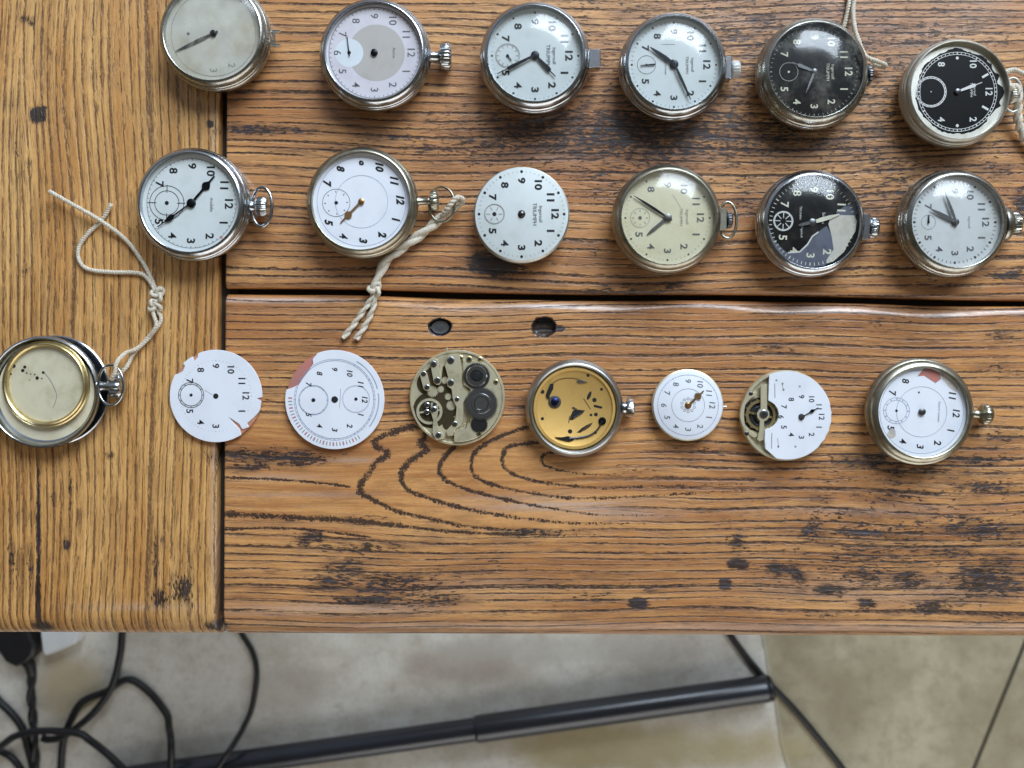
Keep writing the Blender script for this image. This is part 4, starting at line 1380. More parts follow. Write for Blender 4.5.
# first movement: skeletal bridges
h = .0056
loc = W(457, 397.7, h); loc.z = TZ + .0002
t = thing('watch_movement', 'exposed watch movement with silvery bridges and two large steel wheels, bottom row', 'watch movement', loc, 0, 'bare dials and movements in the bottom row')
q1 = lambda zx, zy: ((zx - 382) / 6.675 * U, -(zy - 386) / 6.675 * U)
r1 = 322 / 6.675 * U
k1 = U / 6.675
bm = bmesh.new()
lathe(bm, [(0, 0), (r1 * .9, 0), (r1 * .97, .0004), (r1, .0012), (r1, .0030), (r1 * .985, .0034), (r1 * .95, .0034), (r1 * .94, .0028), (0, .0028)], 96)
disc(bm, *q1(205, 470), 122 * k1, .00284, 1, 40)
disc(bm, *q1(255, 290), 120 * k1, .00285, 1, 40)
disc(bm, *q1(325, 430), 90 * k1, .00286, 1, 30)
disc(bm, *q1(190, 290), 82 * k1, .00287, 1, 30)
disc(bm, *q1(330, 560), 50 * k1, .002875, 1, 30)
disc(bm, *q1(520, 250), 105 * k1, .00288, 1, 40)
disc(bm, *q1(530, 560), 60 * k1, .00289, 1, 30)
obj('base_plate', bm, ['gsilver', 'gsilverdark'], t)


def Q(lst, f):
    return [f(x, y) for x, y in lst]


bm = bmesh.new()
plate = [q1(382 + 300 * math.cos(a), 386 + 300 * math.sin(a)) for a in [math.radians(d) for d in range(-50, 96, 6)]]
prism(bm, plate + Q([(360, 600), (420, 590), (430, 560), (470, 560), (470, 330), (425, 300), (420, 130), (500, 140)], q1), .0030, .0043, 0, .0002)
obj('barrel_bridge', bm, 'gsilver', t)
bm = bmesh.new()
prism(bm, Q([(300, 170), (325, 100), (400, 90), (412, 200), (412, 300), (440, 345), (445, 385), (424, 420), (424, 520), (408, 570), (370, 600), (350, 640), (318, 640), (306, 610), (348, 565), (372, 520), (378, 450), (352, 395), (345, 330), (318, 310), (308, 270), (322, 250)], q1), .0030, .0050, 0, .0002)
obj('train_bridge', bm, 'gsilver', t)
bm = bmesh.new()
prism(bm, capsule(*q1(228, 150), *q1(250, 272), 54 * k1), .0030, .0049, 0, .0002)
obj('finger_bridge', bm, 'gsilver', t)
bm = bmesh.new()
prism(bm, capsule(*q1(158, 235), *q1(178, 315), 50 * k1), .0030, .0047, 0, .0002)
obj('finger_bridge', bm, 'gsilver', t)
bm = bmesh.new()
prism(bm, Q([(215, 130), (270, 105), (305, 100), (300, 165), (285, 180), (275, 260), (265, 260), (262, 170), (205, 170)], q1), .0029, .0040, 0, .0002)
obj('upper_plate', bm, 'gsilver', t)
bm = bmesh.new()
c = q1(195, 478)
lathe(bm, [(70 * k1, .0034), (88 * k1, .0034), (88 * k1, .0039), (70 * k1, .0039), (70 * k1, .0034)], 48, c)
prism(bm, bar_pts(c[0] - 75 * k1, c[1] - 10 * k1, c[0] + 75 * k1, c[1] + 10 * k1, 12 * k1), .0034, .0038)
obj('balance_wheel', bm, 'gsilver', t)
bm = bmesh.new()
prism(bm, Q([(215, 620), (222, 540), (205, 480), (205, 420), (250, 420), (255, 470), (245, 540), (262, 600), (300, 640), (290, 660), (240, 670)], q1), .0040, .0052, 0, .0002)
obj('balance_cock', bm, 'gsilver', t)
bm = bmesh.new()
for zx, zy, rr in ((180, 435, 19), (178, 482, 19), (226, 465, 22), (232, 430, 14)):
    screw(bm, *q1(zx, zy), rr * k1, .0050 if zx > 200 else .0041, .0007, .4)
obj('regulator', bm, ['chrome', 'hole'], t)
bm = bmesh.new()
c = q1(513, 240)
gear(bm, *c, 90 * k1, 44, .0043, .0049, 0)
lathe(bm, [(72 * k1, .0049), (66 * k1, .0053), (44 * k1, .0053), (40 * k1, .0049)], 40, c, 0, 1)
lathe(bm, [(26 * k1, .0049), (24 * k1, .0056), (0, .0056)], 24, c, 0, 0)
for q in (58, 52):
    ring(bm, c[0], c[1], (q - 2) * k1, q * k1, .00534, 0, 40)
obj('ratchet_wheel', bm, ['darksteel', 'chrome'], t)
bm = bmesh.new()
c = q1(545, 425)
gear(bm, *c, 112 * k1, 54, .0050, .0055, 0)
lathe(bm, [(68 * k1, .0055), (64 * k1, .0059), (50 * k1, .0059), (48 * k1, .0056)], 40, c, 0, 1)
lathe(bm, [(46 * k1, .0056), (42 * k1, .0060), (0, .0060)], 30, c, 0, 0)
for q in (102, 92, 82):
    ring(bm, c[0], c[1], (q - 2.5) * k1, q * k1, .00553, 2, 48)
flat(bm, bar_pts(c[0] - 30 * k1, c[1] - 20 * k1, c[0] + 30 * k1, c[1] + 20 * k1, 7 * k1), .00604, 1)
obj('crown_wheel', bm, ['steel', 'chrome', 'darksteel'], t)
bm = bmesh.new()
c = q1(530, 565)
gear(bm, *c, 58 * k1, 30, .0043, .0047, 0)
obj('click_wheel', bm, 'darksteel', t)
bm = bmesh.new()
for zx, zy, rr in ((300, 270, 26), (340, 440, 34), (320, 380, 24), (270, 330, 24), (215, 345, 40)):
    gear(bm, *q1(zx, zy), rr * k1, 16, .00292, .00320, 0, .2)
obj('train_wheel', bm, M['gsilver'], t)
for zx, zy, rr, zz in ((340, 135, 22, .0050), (405, 120, 17, .0040), (463, 127, 19, .0043), (535, 127, 14, .0043), (643, 280, 16, .0043), (530, 627, 17, .0043), (360, 650, 16, .0034), (257, 637, 18, .0052),
                       (180, 315, 16, .0047), (250, 270, 20, .0049), (340, 285, 20, .0050), (382, 396, 14, .0050), (366, 562, 17, .0050), (224, 160, 20, .0049), (157, 225, 16, .0047)):
    bm = bmesh.new()
    screw(bm, *q1(zx, zy), rr * 1.1 * k1, zz, .0004, zx * .01)
    obj('screw', bm, ['chrome' if zz > .0045 else 'brass', 'hole'], t)
bm = bmesh.new()
prism(bm, bar_pts(*q1(318, 90), *q1(311, 48), 12 * k1, 8 * k1), .0020, .0027)
obj('winding_stem', bm, 'gsilver', t)
bm = bmesh.new()
prism(bm, bar_pts(*q1(440, 590), *q1(462, 512), 5 * k1, 12 * k1), .0043, .0047)
obj('click_spring', bm, 'brass', t)

# second movement: gilt plate in a steel case
h = .0085
loc = W(574.6, 408.3, h * .9); loc.z = TZ + .0002
t = thing('watch_movement', 'gilt watch movement with a blued screw sitting in a grey steel case with crown', 'watch movement', loc, 0, 'bare dials and movements in the bottom row')
rc = 49.3 * U
rp = 41.3 * U
bm = bmesh.new()
lathe(bm, [(0, 0), (rc * .6, 0), (rc * .86, h * .1), (rc * .96, h * .3), (rc, h * .55), (rc * .985, h * .72), (rc * .955, h * .80), (rc * .95, h * .86), (rc * .925, h * .97), (rc * .90, h), (rc * .875, h * .95), (rp * 1.025, h * .9), (rp * 1.02, h * .45), (0, h * .45)], 96)
obj('case', bm, 'greysteel', t)
bm = bmesh.new()
lathe(bm, [(rp * .98, h * .46), (rp, h * .5), (rp, h * .78), (rp * .985, h * .82), (rp * .93, h * .82), (rp * .915, h * .74), (rp * .90, h * .72), (0, h * .72)], 96)
q2 = lambda zx, zy: ((zx - 404) / 6.677 * U, -(zy - 390) / 6.677 * U)
k2 = U / 6.677
zp = h * .72
for zx, zy, rr in ((190, 280, 14), (190, 460, 11), (375, 545, 15), (545, 552, 10), (538, 335, 15), (548, 432, 13), (585, 263, 10), (495, 170, 11), (515, 435, 9), (156, 250, 10)):
    disc(bm, *q2(zx, zy), rr * k2, zp + EPS, 1, 16)
flat(bm, [q2(503 + 14 * math.cos(a) - 8 * math.sin(a), 305 + 28 * math.sin(a) - 6 * math.cos(a)) for a in [2 * PI * k / 18 for k in range(18)]], zp + EPS, 1)
flat(bm, capsule(*q2(540, 375), *q2(583, 385), 16 * k2), zp + EPS, 1)
flat(bm, Q([(395, 405), (430, 400), (475, 405), (455, 430), (420, 440), (392, 470), (372, 470), (378, 440)], q2), zp + EPS, 1)
flat(bm, Q([(418, 555), (450, 525), (490, 500), (528, 484), (512, 510), (480, 535), (445, 552)], q2), zp + EPS, 1)
arc = smooth_path([q2(240, 250) + (0,), q2(275, 212) + (0,), q2(330, 192) + (0,), q2(390, 190) + (0,), q2(440, 200) + (0,)], 5)
for a, b in zip(arc, arc[1:]):
    flat(bm, bar_pts(a.x, a.y, b.x, b.y, 7 * k2), zp + EPS, 2)
for (a, b) in (((465, 325), (512, 397)), ((366, 490), (372, 440)), ((440, 555), (520, 490))):
    flat(bm, bar_pts(*q2(*a), *q2(*b), 6 * k2), zp + EPS * 1.5, 2)
M['giltdark'] = plain('tarnished_groove', lin(104, 74, 38), 0.5, 0.1)
obj('plate', bm, ['gilt', 'hole', 'giltdark'], t)
bm = bmesh.new()
c = q2(272, 347)
lathe(bm, [(44 * k2, 0), (42 * k2, .0004), (30 * k2, .0005), (29 * k2, .0002)], 32, c, zp, 1)
lathe(bm, [(27 * k2, 0), (25 * k2, .0008), (15 * k2, .0011), (0, .0011)], 28, c, zp, 0)
obj('blued_screw', bm, ['bluesteel', 'steel'], t, label='blued steel screw in a steel ring')
bm = bmesh.new()
prism(bm, Q([(243, 225), (265, 225), (262, 260), (240, 300), (236, 325), (218, 325), (214, 300), (228, 260)], q2), zp, zp + .0006, 0, .0001)
obj('click_lever', bm, 'darksteel', t)
bm = bmesh.new()
sp_ = smooth_path([Vector(q2(590, 475) + (zp + .0005,)), Vector(q2(560, 530) + (zp + .0005,)), Vector(q2(510, 568) + (zp + .0005,)), Vector(q2(440, 585) + (zp + .0005,)), Vector(q2(370, 590) + (zp + .0005,))], 6)
tube(bm, sp_, 6 * k2, 8)
prism(bm, Q([(275, 582), (320, 584), (360, 576), (392, 585), (400, 600), (370, 612), (335, 606), (300, 596)], q2), zp, zp + .0006, 0, .0001)
obj('setting_spring', bm, 'darksteel', t)
bm = bmesh.new()
lathe(bm, [(26 * k2, 0), (25 * k2, .0006), (10 * k2, .0008), (0, .0006)], 24, q2(590, 475), zp)
obj('pivot_screw', bm, 'handdark', t)
bm = bmesh.new()
prism(bm, Q([(418, 205), (445, 198), (470, 207), (496, 213), (470, 222), (440, 224), (424, 218)], q2), zp, zp + .0005, 0, .0001)
obj('small_lever', bm, 'steel', t)
bm = bmesh.new()
prism(bm, capsule(*q2(395, 385), *q2(420, 400), 12 * k2), zp, zp + .0004)
prism(bm, capsule(*q2(398, 455), *q2(448, 425), 9 * k2), zp + .0001, zp + .0005)
obj('cannon_arbor', bm, 'steel', t)
axis_x_crown(t, rc * .98, 0.5 * U, h * .52, (3.5, 6), (9, 8.5), 'chrome', 8)

# small dial
t, rz = bare_dial('watch_dial', 'smallest white dial in the bottom row, with one ornate gilt hand', 'watch dial', 688, 405.2, 34.8, .0055, 'enamel',
                  dict(num=(24.3, 5.8), numopt=dict(bold=.006, shear=.12), rings=[(30.5, .3, 2), (16.5, .4, 3)], track=(29.8, 30.8, .3, .8, 2)), ['greyprint', 'faintblue', 'faint'], body='gsilver')
bm = bmesh.new()
lathe(bm, [(3.6 * U, .0055), (3.2 * U, .0060), (1.8 * U, .0062), (1.6 * U, .0066), (0, .0066)], 20)
obj('centre_pinion', bm, 'handgilt', t)
add_hand('hour_hand', t, rz, (15.5, -14.5), 'spade', 6.5, .0060, 'handgilt')
bm = bmesh.new()
for k in range(10):
    a = 2 * PI * k / 10
    ring(bm, 6.5 * U * math.cos(a), 6.5 * U * math.sin(a), .9 * U, 1.5 * U, .0055 + EPS, 0, 10)
obj('gilt_rosette', bm, 'faint', t)
bm = bmesh.new()
lathe(bm, [(.9 * U, 34 * U), (.9 * U, 40 * U), (0, 40 * U)], 12, (1.5 * U, 0), .003, axis='y')
obj('winding_stem', bm, 'chrome', t)

# third movement: white dial with balance showing at its left
h = .0070
loc = W(787, 415.5, h); loc.z = TZ + .0002
t = thing('watch_movement', 'white half dial movement with its brass balance wheel showing at the left', 'watch movement', loc, 0, 'bare dials and movements in the bottom row')
q3 = lambda zx, zy: ((zx - 397) / 6.983 * U, -(zy - 388) / 6.983 * U)
k3 = U / 6.983
r3 = 318 * k3
bm = bmesh.new()
lathe(bm, [(0, 0), (r3 * .86, 0), (r3 * .93, .0006), (r3 * .985, .0016), (r3, .0028), (r3, .0052), (r3 * .985, .0056), (r3 * .93, .0056), (r3 * .92, .0040), (0, .0040)], 96)
disc(bm, *q3(215, 385), 120 * k3, .0040 + EPS, 1, 40)
obj('base_plate', bm, ['gsilver', 'hole'], t)
bm = bmesh.new()
out = [q3(397 + 312 * math.cos(a), 388 + 308 * math.sin(a)) for a in [math.radians(d) for d in range(-112, 108, 4)]]
# nibbled lower right edge
out = [((x * (1 - .02 * math.sin(i * 2.1) ** 2), y * (1 - .02 * math.sin(i * 2.1) ** 2)) if 24 < i < 40 else (x, y)) for i, (x, y) in enumerate(out)]
cut = [q3(245, 620), q3(240, 560), q3(243, 492)] + [q3(237 + 102 * math.cos(math.radians(d)), 382 + 102 * math.sin(math.radians(d))) for d in (82, 65, 48, 30, 12, -6, -24, -42, -58, -70)] + [q3(266, 280), q3(268, 200), q3(273, 108)]
prism(bm, out + cut, .0056, .0070, 0, .00012)
zt = .0070
P0 = q3(497, 398)
for i in range(1, 13):
    a = clock(i) - PI / 2
    text(bm, str(i), P0[0] + 20.3 * U * math.cos(a), P0[1] + 20.3 * U * math.sin(a), 5.6 * U, zt + EPS, 1, .016, 0, -PI / 2)
disc(bm, *P0, 3.2 * U, zt + EPS, 2, 20)
for (a, b, w) in (((310, 165), (312, 265), .8), ((290, 510), (288, 620), .8), ((330, 545), (338, 610), .6), ((362, 165), (370, 215), .6)):
    flat(bm, bar_pts(*q3(*a), *q3(*b), w * U), zt + EPS, 3)
for zx, zy in ((322, 142), (365, 165), (485, 185), (335, 605), (455, 605), (372, 208)):
    disc(bm, *q3(zx, zy), 1.1 * U, zt + EPS, 3, 10)
obj('dial', bm, ['enamel', 'black', 'hole', 'faint'], t)
bm = bmesh.new()
c = q3(222, 385)
lathe(bm, [(86 * k3, .0044), (106 * k3, .0044), (106 * k3, .0050), (86 * k3, .0050), (86 * k3, .0044)], 56, c)
prism(bm, bar_pts(c[0] - 92 * k3, c[1] + 20 * k3, c[0] + 92 * k3, c[1] - 20 * k3, 16 * k3), .0045, .0049)
for k in range(14):
    a = 2 * PI * k / 14
    lathe(bm, [(6 * k3, .0042), (6 * k3, .0052), (0, .0052)], 8, (c[0] + 108 * k3 * math.cos(a), c[1] + 108 * k3 * math.sin(a)))
obj('balance_wheel', bm, 'brass', t)
bm = bmesh.new()
lathe(bm, [(40 * k3, .0050), (44 * k3, .0051), (46 * k3, .0050)], 40, c)
path = [Vector((c[0] + (18 + 5.2 * a) * k3 * math.cos(a), c[1] + (18 + 5.2 * a) * k3 * math.sin(a), .0051)) for a in [k * .2 for k in range(64)]]
tube(bm, path, 1.8 * k3, 6)
obj('hairspring', bm, 'darksteel', t)
bm = bmesh.new()
prism(bm, Q([(215, 175), (262, 165), (262, 345), (275, 362), (278, 395), (262, 420), (240, 430), (244, 500), (240, 560), (205, 570), (190, 555), (205, 500), (210, 425), (192, 405), (190, 372), (205, 350), (216, 340)], q3), .0053, .0062, 0, .0002)
obj('balance_cock', bm, 'gsilver', t)
bm = bmesh.new()
screw(bm, *q3(237, 378), 30 * k3, .0062, .0005, .3)
obj('cap_jewel', bm, ['chrome', 'hole'], t)
for zx, zy, rr in ((120, 515, 15), (150, 235, 14), (205, 560, 10)):
    bm = bmesh.new()
    screw(bm, *q3(zx, zy), rr * k3, .0056, .0004, 1.0)
    obj('screw', bm, ['darksteel', 'hole'], t)
bm = bmesh.new()
arc = [q3(222 + 128 * math.cos(math.radians(d)), 385 + 140 * math.sin(math.radians(d))) for d in range(100, 262, 9)] + [q3(222 + 150 * math.cos(math.radians(d)), 385 + 165 * math.sin(math.radians(d))) for d in range(258, 98, -9)]
prism(bm, arc, .0040, .0058, 0, .0002)
obj('arc_bridge', bm, 'gsilver', t)
a_, b_ = Vector(P0), Vector(q3(612, 332))
bm = bmesh.new()
lathe(bm, [(2.7 * U, zt), (2.5 * U, zt + .0008), (0, zt + .0009)], 20, P0)
obj('centre_pinion', bm, 'handgrey', t)
add_hand('hour_hand', t, 0.0, ((612 - 497) / 6.983, (332 - 398) / 6.983), 'spade', 3.0, zt + .0005, 'handdark', P0)

# last watch
dl = lambda zx, zy: img(zx, zy, 425, 395, 6.4)
pocket_watch('nickel pocket watch without hands, red chip in its white dial, last in bottom row', 921.4, 411.8, 53.5, 44.8, .0120, 'warmnickel', 'enamel',
             dict(num=(34.5, 7.0), numopt=dict(bold=.018, shear=.15), which=[1, 2, 3, 4, 5, 7, 8, 11, 12], sub=(0, -25, (10.5, 13), .4, 12, 2, (1.0, 1.2)), subhole=1.3, rings=[(25, .35, 2), (41.5, .35, 2)],
                  text=[('Ancre Levees', -1, 17.5, 2.6, 2)],
                  patch=[([dl(385, 172), dl(430, 165), dl(470, 190), dl(505, 210), dl(540, 180), dl(530, 140), dl(470, 118), dl(430, 118)], 3), ([dl(530, 130), dl(545, 180), dl(600, 240), dl(640, 262), dl(650, 230), dl(600, 160)], 5)],
                  spots=[(*dl(243, 530), 3.4, 6), (*dl(240, 545), 4.2, 5), (*dl(243, 530), 3.0, 6), (*dl(402, 272), .9, 1)]), ['black', 'faintblue', 'redchip', 'hole', 'palepatch', 'taupe'],
             [], None, dict(neck=(10, 4), size=(13, 10.5), kn=14, ball=True), None, pin=3.4, pin_mat='handgrey', rot=-2.5)

# ================================================================== TWINE
def wp(lst):
    return [W(x, y, z * .001) for x, y, z in lst]


def knot(bm, c, r, sc, rz, sy=1.0):
    """a small pulled-tight lump of cord"""
    pts = []
    for k in range(30):
        a = 2 * PI * k / 30
        v = Vector((math.sin(a) + 1.6 * math.sin(2 * a), (math.cos(a) - 1.6 * math.cos(2 * a)) * sy, -.8 * math.sin(3 * a))) * sc
        pts.append(Vector(c) + Matrix.Rotation(rz, 3, 'Z') @ v)
    tube(bm, smooth_path(pts, 3, True), r, 8, True)


bm = bmesh.new()
rt = 2.2 * S
twine(bm, wp([(49, 191, 5), (70, 203, 4.2), (98, 219, 3.6), (124, 238, 2.0), (140, 258, 1.4), (150, 276, 1.4), (158, 295, 2.4)]), rt, .0024)
twine(bm, wp([(111, 204, 2.6), (106, 214, 1.6), (100, 222, 1.3), (87.5, 234, 1.3), (79, 247, 1.3), (79, 260, 1.3), (88, 269, 1.3), (110, 272, 1.3), (138, 273, 1.3), (148, 279, 1.6), (155, 291, 2.6)]), rt, .0024)
twine(bm, wp([(157, 296, 2.2), (158, 310, 2.0), (161, 320, 1.6), (152, 334, 1.6), (138, 348, 2.5), (126, 353, 6), (117, 362, 12.0), (115, 372, 12.8), (112, 379, 11.0), (117, 376, 6.0), (127, 366, 4.0), (134, 353, 2.0), (146, 340, 1.4), (156, 326, 3.4), (153, 312, 3.2), (155, 300, 3.6)]), rt, .0024)
knot(bm, W(158, 294, .0030), rt * .95, .00112, .3, 1.1)
knot(bm, W(154.5, 306, .0030), rt * .95, .00100, 1.2, 1.2)
tag(obj('twine', bm, 'twine', None, 60), 'undyed cotton twine with a knot and loose ends, tied to the open watch case', 'string')

bm = bmesh.new()
w2 = wp([(460, 200, 6.5), (447, 212, 4.6), (428, 229, 3.8), (405, 246, 3.4), (388, 259, 3.2), (379, 275, 3.2), (375, 288, 3.2)])
twine(bm, w2, 5.4 * S, .021, 2, 10)
twine(bm, wp([(441, 217, 5.4), (448, 208, 9.6), (457, 197.5, 10.2), (463, 201, 7.0), (455, 208, 5.0)]), 2.8 * S, .004)
twine(bm, wp([(375, 288, 3.4), (371, 299, 2.0), (362, 313, 1.6), (352, 327, 1.6), (343, 338, 1.6)]), 3.3 * S, .011)
twine(bm, wp([(376, 288, 3.4), (375, 300, 2.0), (370, 316, 1.6), (363, 329, 1.6), (356, 339, 1.7)]), 3.3 * S, .011)
knot(bm, W(375, 289, .0036), 2.4 * S, .0011, .5)
tag(obj('twine', bm, 'twine', None, 60), 'thick twisted cotton twine ending in two short tails over the plank joint', 'string')

bm = bmesh.new()
twine(bm, wp([(843, 38, 1.3), (843, 30, 1.3), (846, 18, 1.3), (849, 0, 1.4), (848, -16, 1.4), (849, -30, 1.5), (853, -30, 1.6), (853, -16, 2), (854, 0, 2), (853, 12, 3.4), (854.5, 27, 5), (858, 39, 6), (864, 54, 7.5), (870, 59, 8.0), (876, 61, 7), (885, 65, 5), (882, 67, 3), (872, 63, 3.0)]), 2.4 * S, .0026)
tag(obj('twine', bm, 'twine', None, 60), 'pale twine looped at the crown of the cloudy black watch, running off the top edge', 'string')
bm = bmesh.new()
twine(bm, wp([(1009, 84, 7.6), (1005, 74, 9.5), (1013, 70, 8), (1024, 74, 5), (1045, 84, 2)]), 2.6 * S, .0032)
twine(bm, wp([(1009, 86, 9.4), (1017, 90, 9.2), (1018, 104, 7), (1018, 118, 5), (1023, 134, 3.4), (1034, 150, 2.8), (1046, 160, 2.4)]), 4.6 * S, .009)
tag(obj('twine', bm, 'twine', None, 60), 'grey twisted twine tied to the cream rimmed black watch at the right edge', 'string')

# ================================================================== ON THE FLOOR
kf = S * (D + TZ) / D


def cable(label, pts, r, cat='cable', name='cable'):
    bm = bmesh.new()
    tube(bm, smooth_path([WF(x, y, z) for x, y, z in pts], 8), r, 12)
    return tag(obj(name, bm, 'rubber', None, 60), label, cat, None)


Rc = .0045
L0, L1, L2, L3 = Rc + .0003, Rc * 3 + .0012, Rc * 5 + .002, Rc * 7 + .003
cable('black cable hanging from under the table, bending left below the white plug', [(124, 612, L1), (122, 634, L1), (120, 655, L1), (112, 686, L1), (96, 710, L1), (76, 728, L1), (62, 737, L1), (50, 739.5, L1), (42, 738, L1)], Rc)
cable('black cable arching over the floor, falling past the left end of the pole', [(61, 790, L0), (61, 768, L0), (63, 743, L0), (70, 722, L0), (82, 702, L0), (107, 691, L0), (128, 679.5, L0), (148, 691, L0), (166, 713, L0), (169, 728, .020), (171, 742, .041), (171, 768, .0415), (171, 790, .0415)], Rc)
cable('black cable crossing over the others from the left edge of the photo', [(-30, 770, L2), (0, 747, L2), (16, 736, L2), (41, 731, L2 + .004), (77, 733, L2 + .004), (91, 741, .030), (104, 751, .041), (116, 762, .0430), (126, 772, .0430)], Rc)
cable('black cable slanting down from the left edge to the bottom left corner', [(-16, 684, L0), (0, 702, L0), (14, 716, L0), (23, 730, L0), (29, 752, L0), (33, 768, L0), (36, 785, L0)], Rc)
cable('short stretch of black cable in the bottom left corner of the floor', [(-20, 742, L0), (0, 751, L0), (12, 758, L0), (20, 768, L0), (26, 780, L0)], Rc * .9)
cable('thin black cable curving alone across pale floor to the pole', [(232, 615, .004), (242, 634, .004), (253, 653, .004), (257, 675, .004), (252, 708, .004), (243, 728, .006), (236, 740, .024), (229, 751, .0395), (219, 766, .0405), (208, 783, .0405)], .0034)
cable('black cable running from the table edge past the right end of the pole', [(718, 615, .004), (731, 636, .004), (749, 660, .004), (768, 682, .004), (794, 709, .004), (820, 740, .004), (842, 768, .004), (856, 788, .004)], .0040)

# adapter
ad = thing('power_adapter', 'black power adapter on the floor at the left, half under the table edge', 'power adapter', WF(18, 640, 0.0003))
bm = bmesh.new()
b0 = WF(18, 640)
off = lambda x, y: ((x - 18) * kf, (640 - y) * kf)
prism(bm, [off(*p) for p in ((-8, 600), (27, 600), (45, 640), (43, 650), (36, 657), (26, 661), (16, 656), (8, 645))], 0, .026, 0, .003)
obj('body', bm, 'rubber', ad, 40)
bm = bmesh.new()
tube(bm, [Vector(off(30, 655) + (.012,)), Vector(off(35, 662) + (.012,)), Vector(off(36, 672) + (.0095,))], .0075, 12, rfun=lambda t: 1.1 - .35 * t)
obj('strain_relief', bm, 'rubber', ad, 60)
bm = bmesh.new()
sf = smooth_path([Vector(off(x, y) + (z,)) for x, y, z in ((36, 670, .009), (34, 680, .0065), (33.5, 695, .0060), (35, 712, .0060), (36, 730, .0060), (37.5, 752, .0060), (38, 770, .0060), (38, 790, .0060))], 8)
twine(bm, [tuple(p) for p in sf], .0058, .05, 2, 10, 2)
obj('cord', bm, 'rubber', ad, 60)
# white plug
pl = thing('plug', 'white plug lying beside the black power adapter at the table edge', 'plug', WF(62, 640, 0.0003))
off = lambda x, y: ((x - 62) * kf, (640 - y) * kf)
bm = bmesh.new()
prism(bm, [off(*p) for p in ((46.5, 610), (88, 610), (86, 634), (82, 640), (72, 644), (60, 649), (53.5, 651), (50.5, 648))], 0, .022, 0, .003)
obj('body', bm, 'whiteplastic', pl, 40)
for x in (56, 76):
    bm = bmesh.new()
    prism(bm, [off(*p) for p in ((x - 2, 602), (x + 2, 602), (x + 2, 610), (x - 2, 610))], .009, .012)
    obj('prong', bm, 'brass', pl)

# pole
pa, pb = WF(150, 775, .0175), WF(768, 688.5, .0175)
d = (pb - pa)
Lp = d.length
pole = thing('pole', 'black metal pole lying on the floor in front of the table', 'pole', (pa.x, pa.y, .0002), math.atan2(d.y, d.x))
split = Lp * (475 - 150) / (768 - 150)
bm = bmesh.new()
tube(bm, [Vector((x, 0, .0172)) for x in (-.055, 0, split * .5, split + .02)], .0145, 24)
obj('thin_tube', bm, 'polepaint', pole, 50)
bm = bmesh.new()
path = [split, split + .0015, split + .004, split + .1, Lp - .006, Lp - .0015, Lp]
rr = [.0150, .0165, .0168, .0168, .0168, .0166, .0150]
rings_ = []
for x, q in zip(path, rr):
    rings_.append([bm.verts.new((x, q * math.cos(2 * PI * k / 24), .0172 + q * math.sin(2 * PI * k / 24))) for k in range(24)])
for a, b in zip(rings_, rings_[1:]):
    for k in range(24):
        face(bm, (a[k], a[(k + 1) % 24], b[(k + 1) % 24], b[k]))
face(bm, rings_[0][::-1])
obj('thick_tube', bm, 'polepaint', pole, 50)
bm = bmesh.new()
rings_ = []
for x, q in ((Lp, .0150), (Lp + .0005, .0160), (Lp + .0035, .0160), (Lp + .005, .0145)):
    rings_.append([bm.verts.new((x, q * math.cos(2 * PI * k / 24), .0172 + q * math.sin(2 * PI * k / 24))) for k in range(24)])
for a, b in zip(rings_, rings_[1:]):
    for k in range(24):
        face(bm, (a[k], a[(k + 1) % 24], b[(k + 1) % 24], b[k]))
face(bm, rings_[-1])
obj('end_cap', bm, 'rubber', pole, 50)

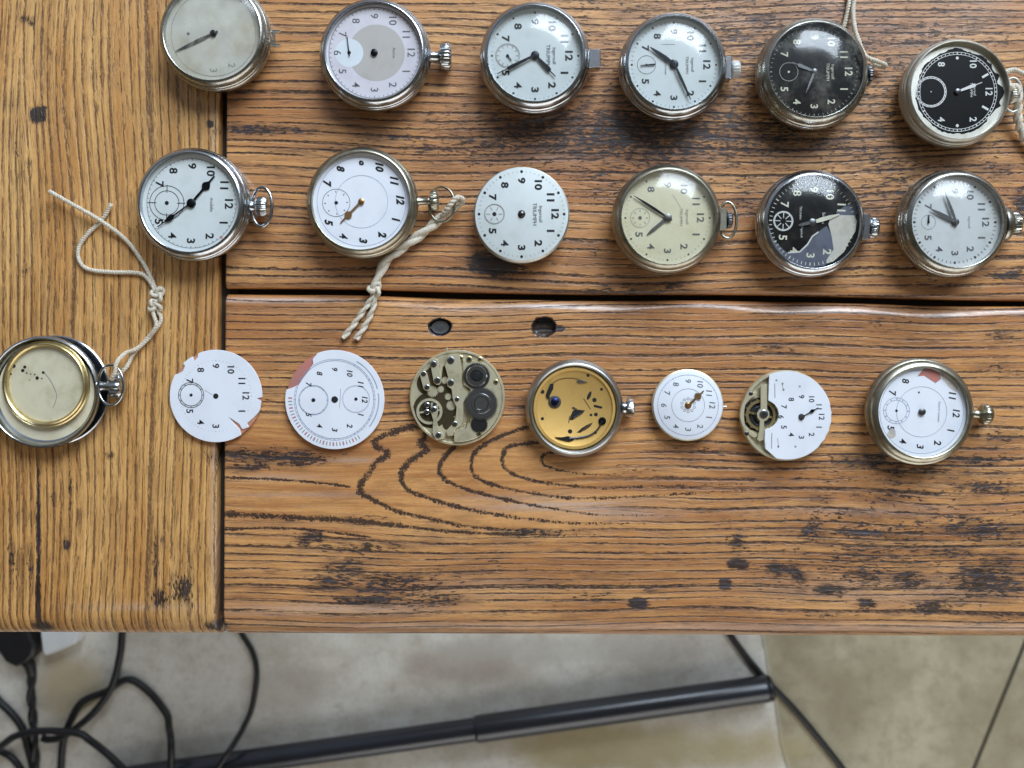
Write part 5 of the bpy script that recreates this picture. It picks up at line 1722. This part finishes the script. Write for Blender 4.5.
# ================================================================== LIGHT
world = bpy.data.worlds.new('room_light')
SC.world = world
world.use_nodes = True
wt = world.node_tree
wt.nodes.clear()
tc = wt.nodes.new('ShaderNodeTexCoord')
sx = wt.nodes.new('ShaderNodeSeparateXYZ')
wt.links.new(tc.outputs['Generated'], sx.inputs[0])
mr = wt.nodes.new('ShaderNodeMapRange')
mr.interpolation_type = 'SMOOTHSTEP'
wt.links.new(sx.outputs[1], mr.inputs[0])
mr.inputs[1].default_value = -0.5
mr.inputs[2].default_value = 0.75
cr = wt.nodes.new('ShaderNodeValToRGB')
wt.links.new(mr.outputs[0], cr.inputs[0])
el = cr.color_ramp.elements
el[0].position = 0.0
el[0].color = (0.20, 0.175, 0.12, 1)
el[1].position = 1.0
el[1].color = (0.72, 0.82, 1.0, 1)
e = el.new(0.45)
e.color = (0.26, 0.25, 0.22, 1)
bg = wt.nodes.new('ShaderNodeBackground')
wt.links.new(cr.outputs[0], bg.inputs[0])
bg.inputs[1].default_value = 0.33
wo = wt.nodes.new('ShaderNodeOutputWorld')
wt.links.new(bg.outputs[0], wo.inputs[0])


def area(name, loc, target, sx_, sy_, power, col):
    l = bpy.data.lights.new(name, 'AREA')
    l.shape = 'RECTANGLE'
    l.size, l.size_y = sx_, sy_
    l.energy = power
    l.color = col
    o = bpy.data.objects.new(name, l)
    COL.objects.link(o)
    o.location = loc
    o.rotation_euler = (Vector(target) - Vector(loc)).to_track_quat('-Z', 'Y').to_euler()
    return o


area('window_daylight', (0.75, 1.75, TZ + 1.45), (0, 0, TZ), 1.5, 1.3, 80, (0.77, 0.885, 1.0))
area('floor_fill', (0.55, -1.75, TZ + .35), (0, -.3, .2), 2.4, 1.3, 18, (1.0, 0.985, 0.96))  # added unseen fill, set low to brighten the floor

# ================================================================== CAMERA
cam = bpy.data.cameras.new('camera')
cam.sensor_width = 36
cam.lens = 36 * D / (1024 * S)
cam.clip_start = 0.02
cam.dof.use_dof = True
cam.dof.focus_distance = D - 0.006
cam.dof.aperture_fstop = cam.lens / 2.4
co_ = bpy.data.objects.new('camera', cam)
COL.objects.link(co_)
co_.location = (0, 0, TZ + D)
SC.camera = co_

SC.view_settings.view_transform = 'Standard'
SC.view_settings.look = 'None'
SC.view_settings.gamma = 1.0
SC.view_settings.use_curve_mapping = False
SC.view_settings.exposure = 0.14
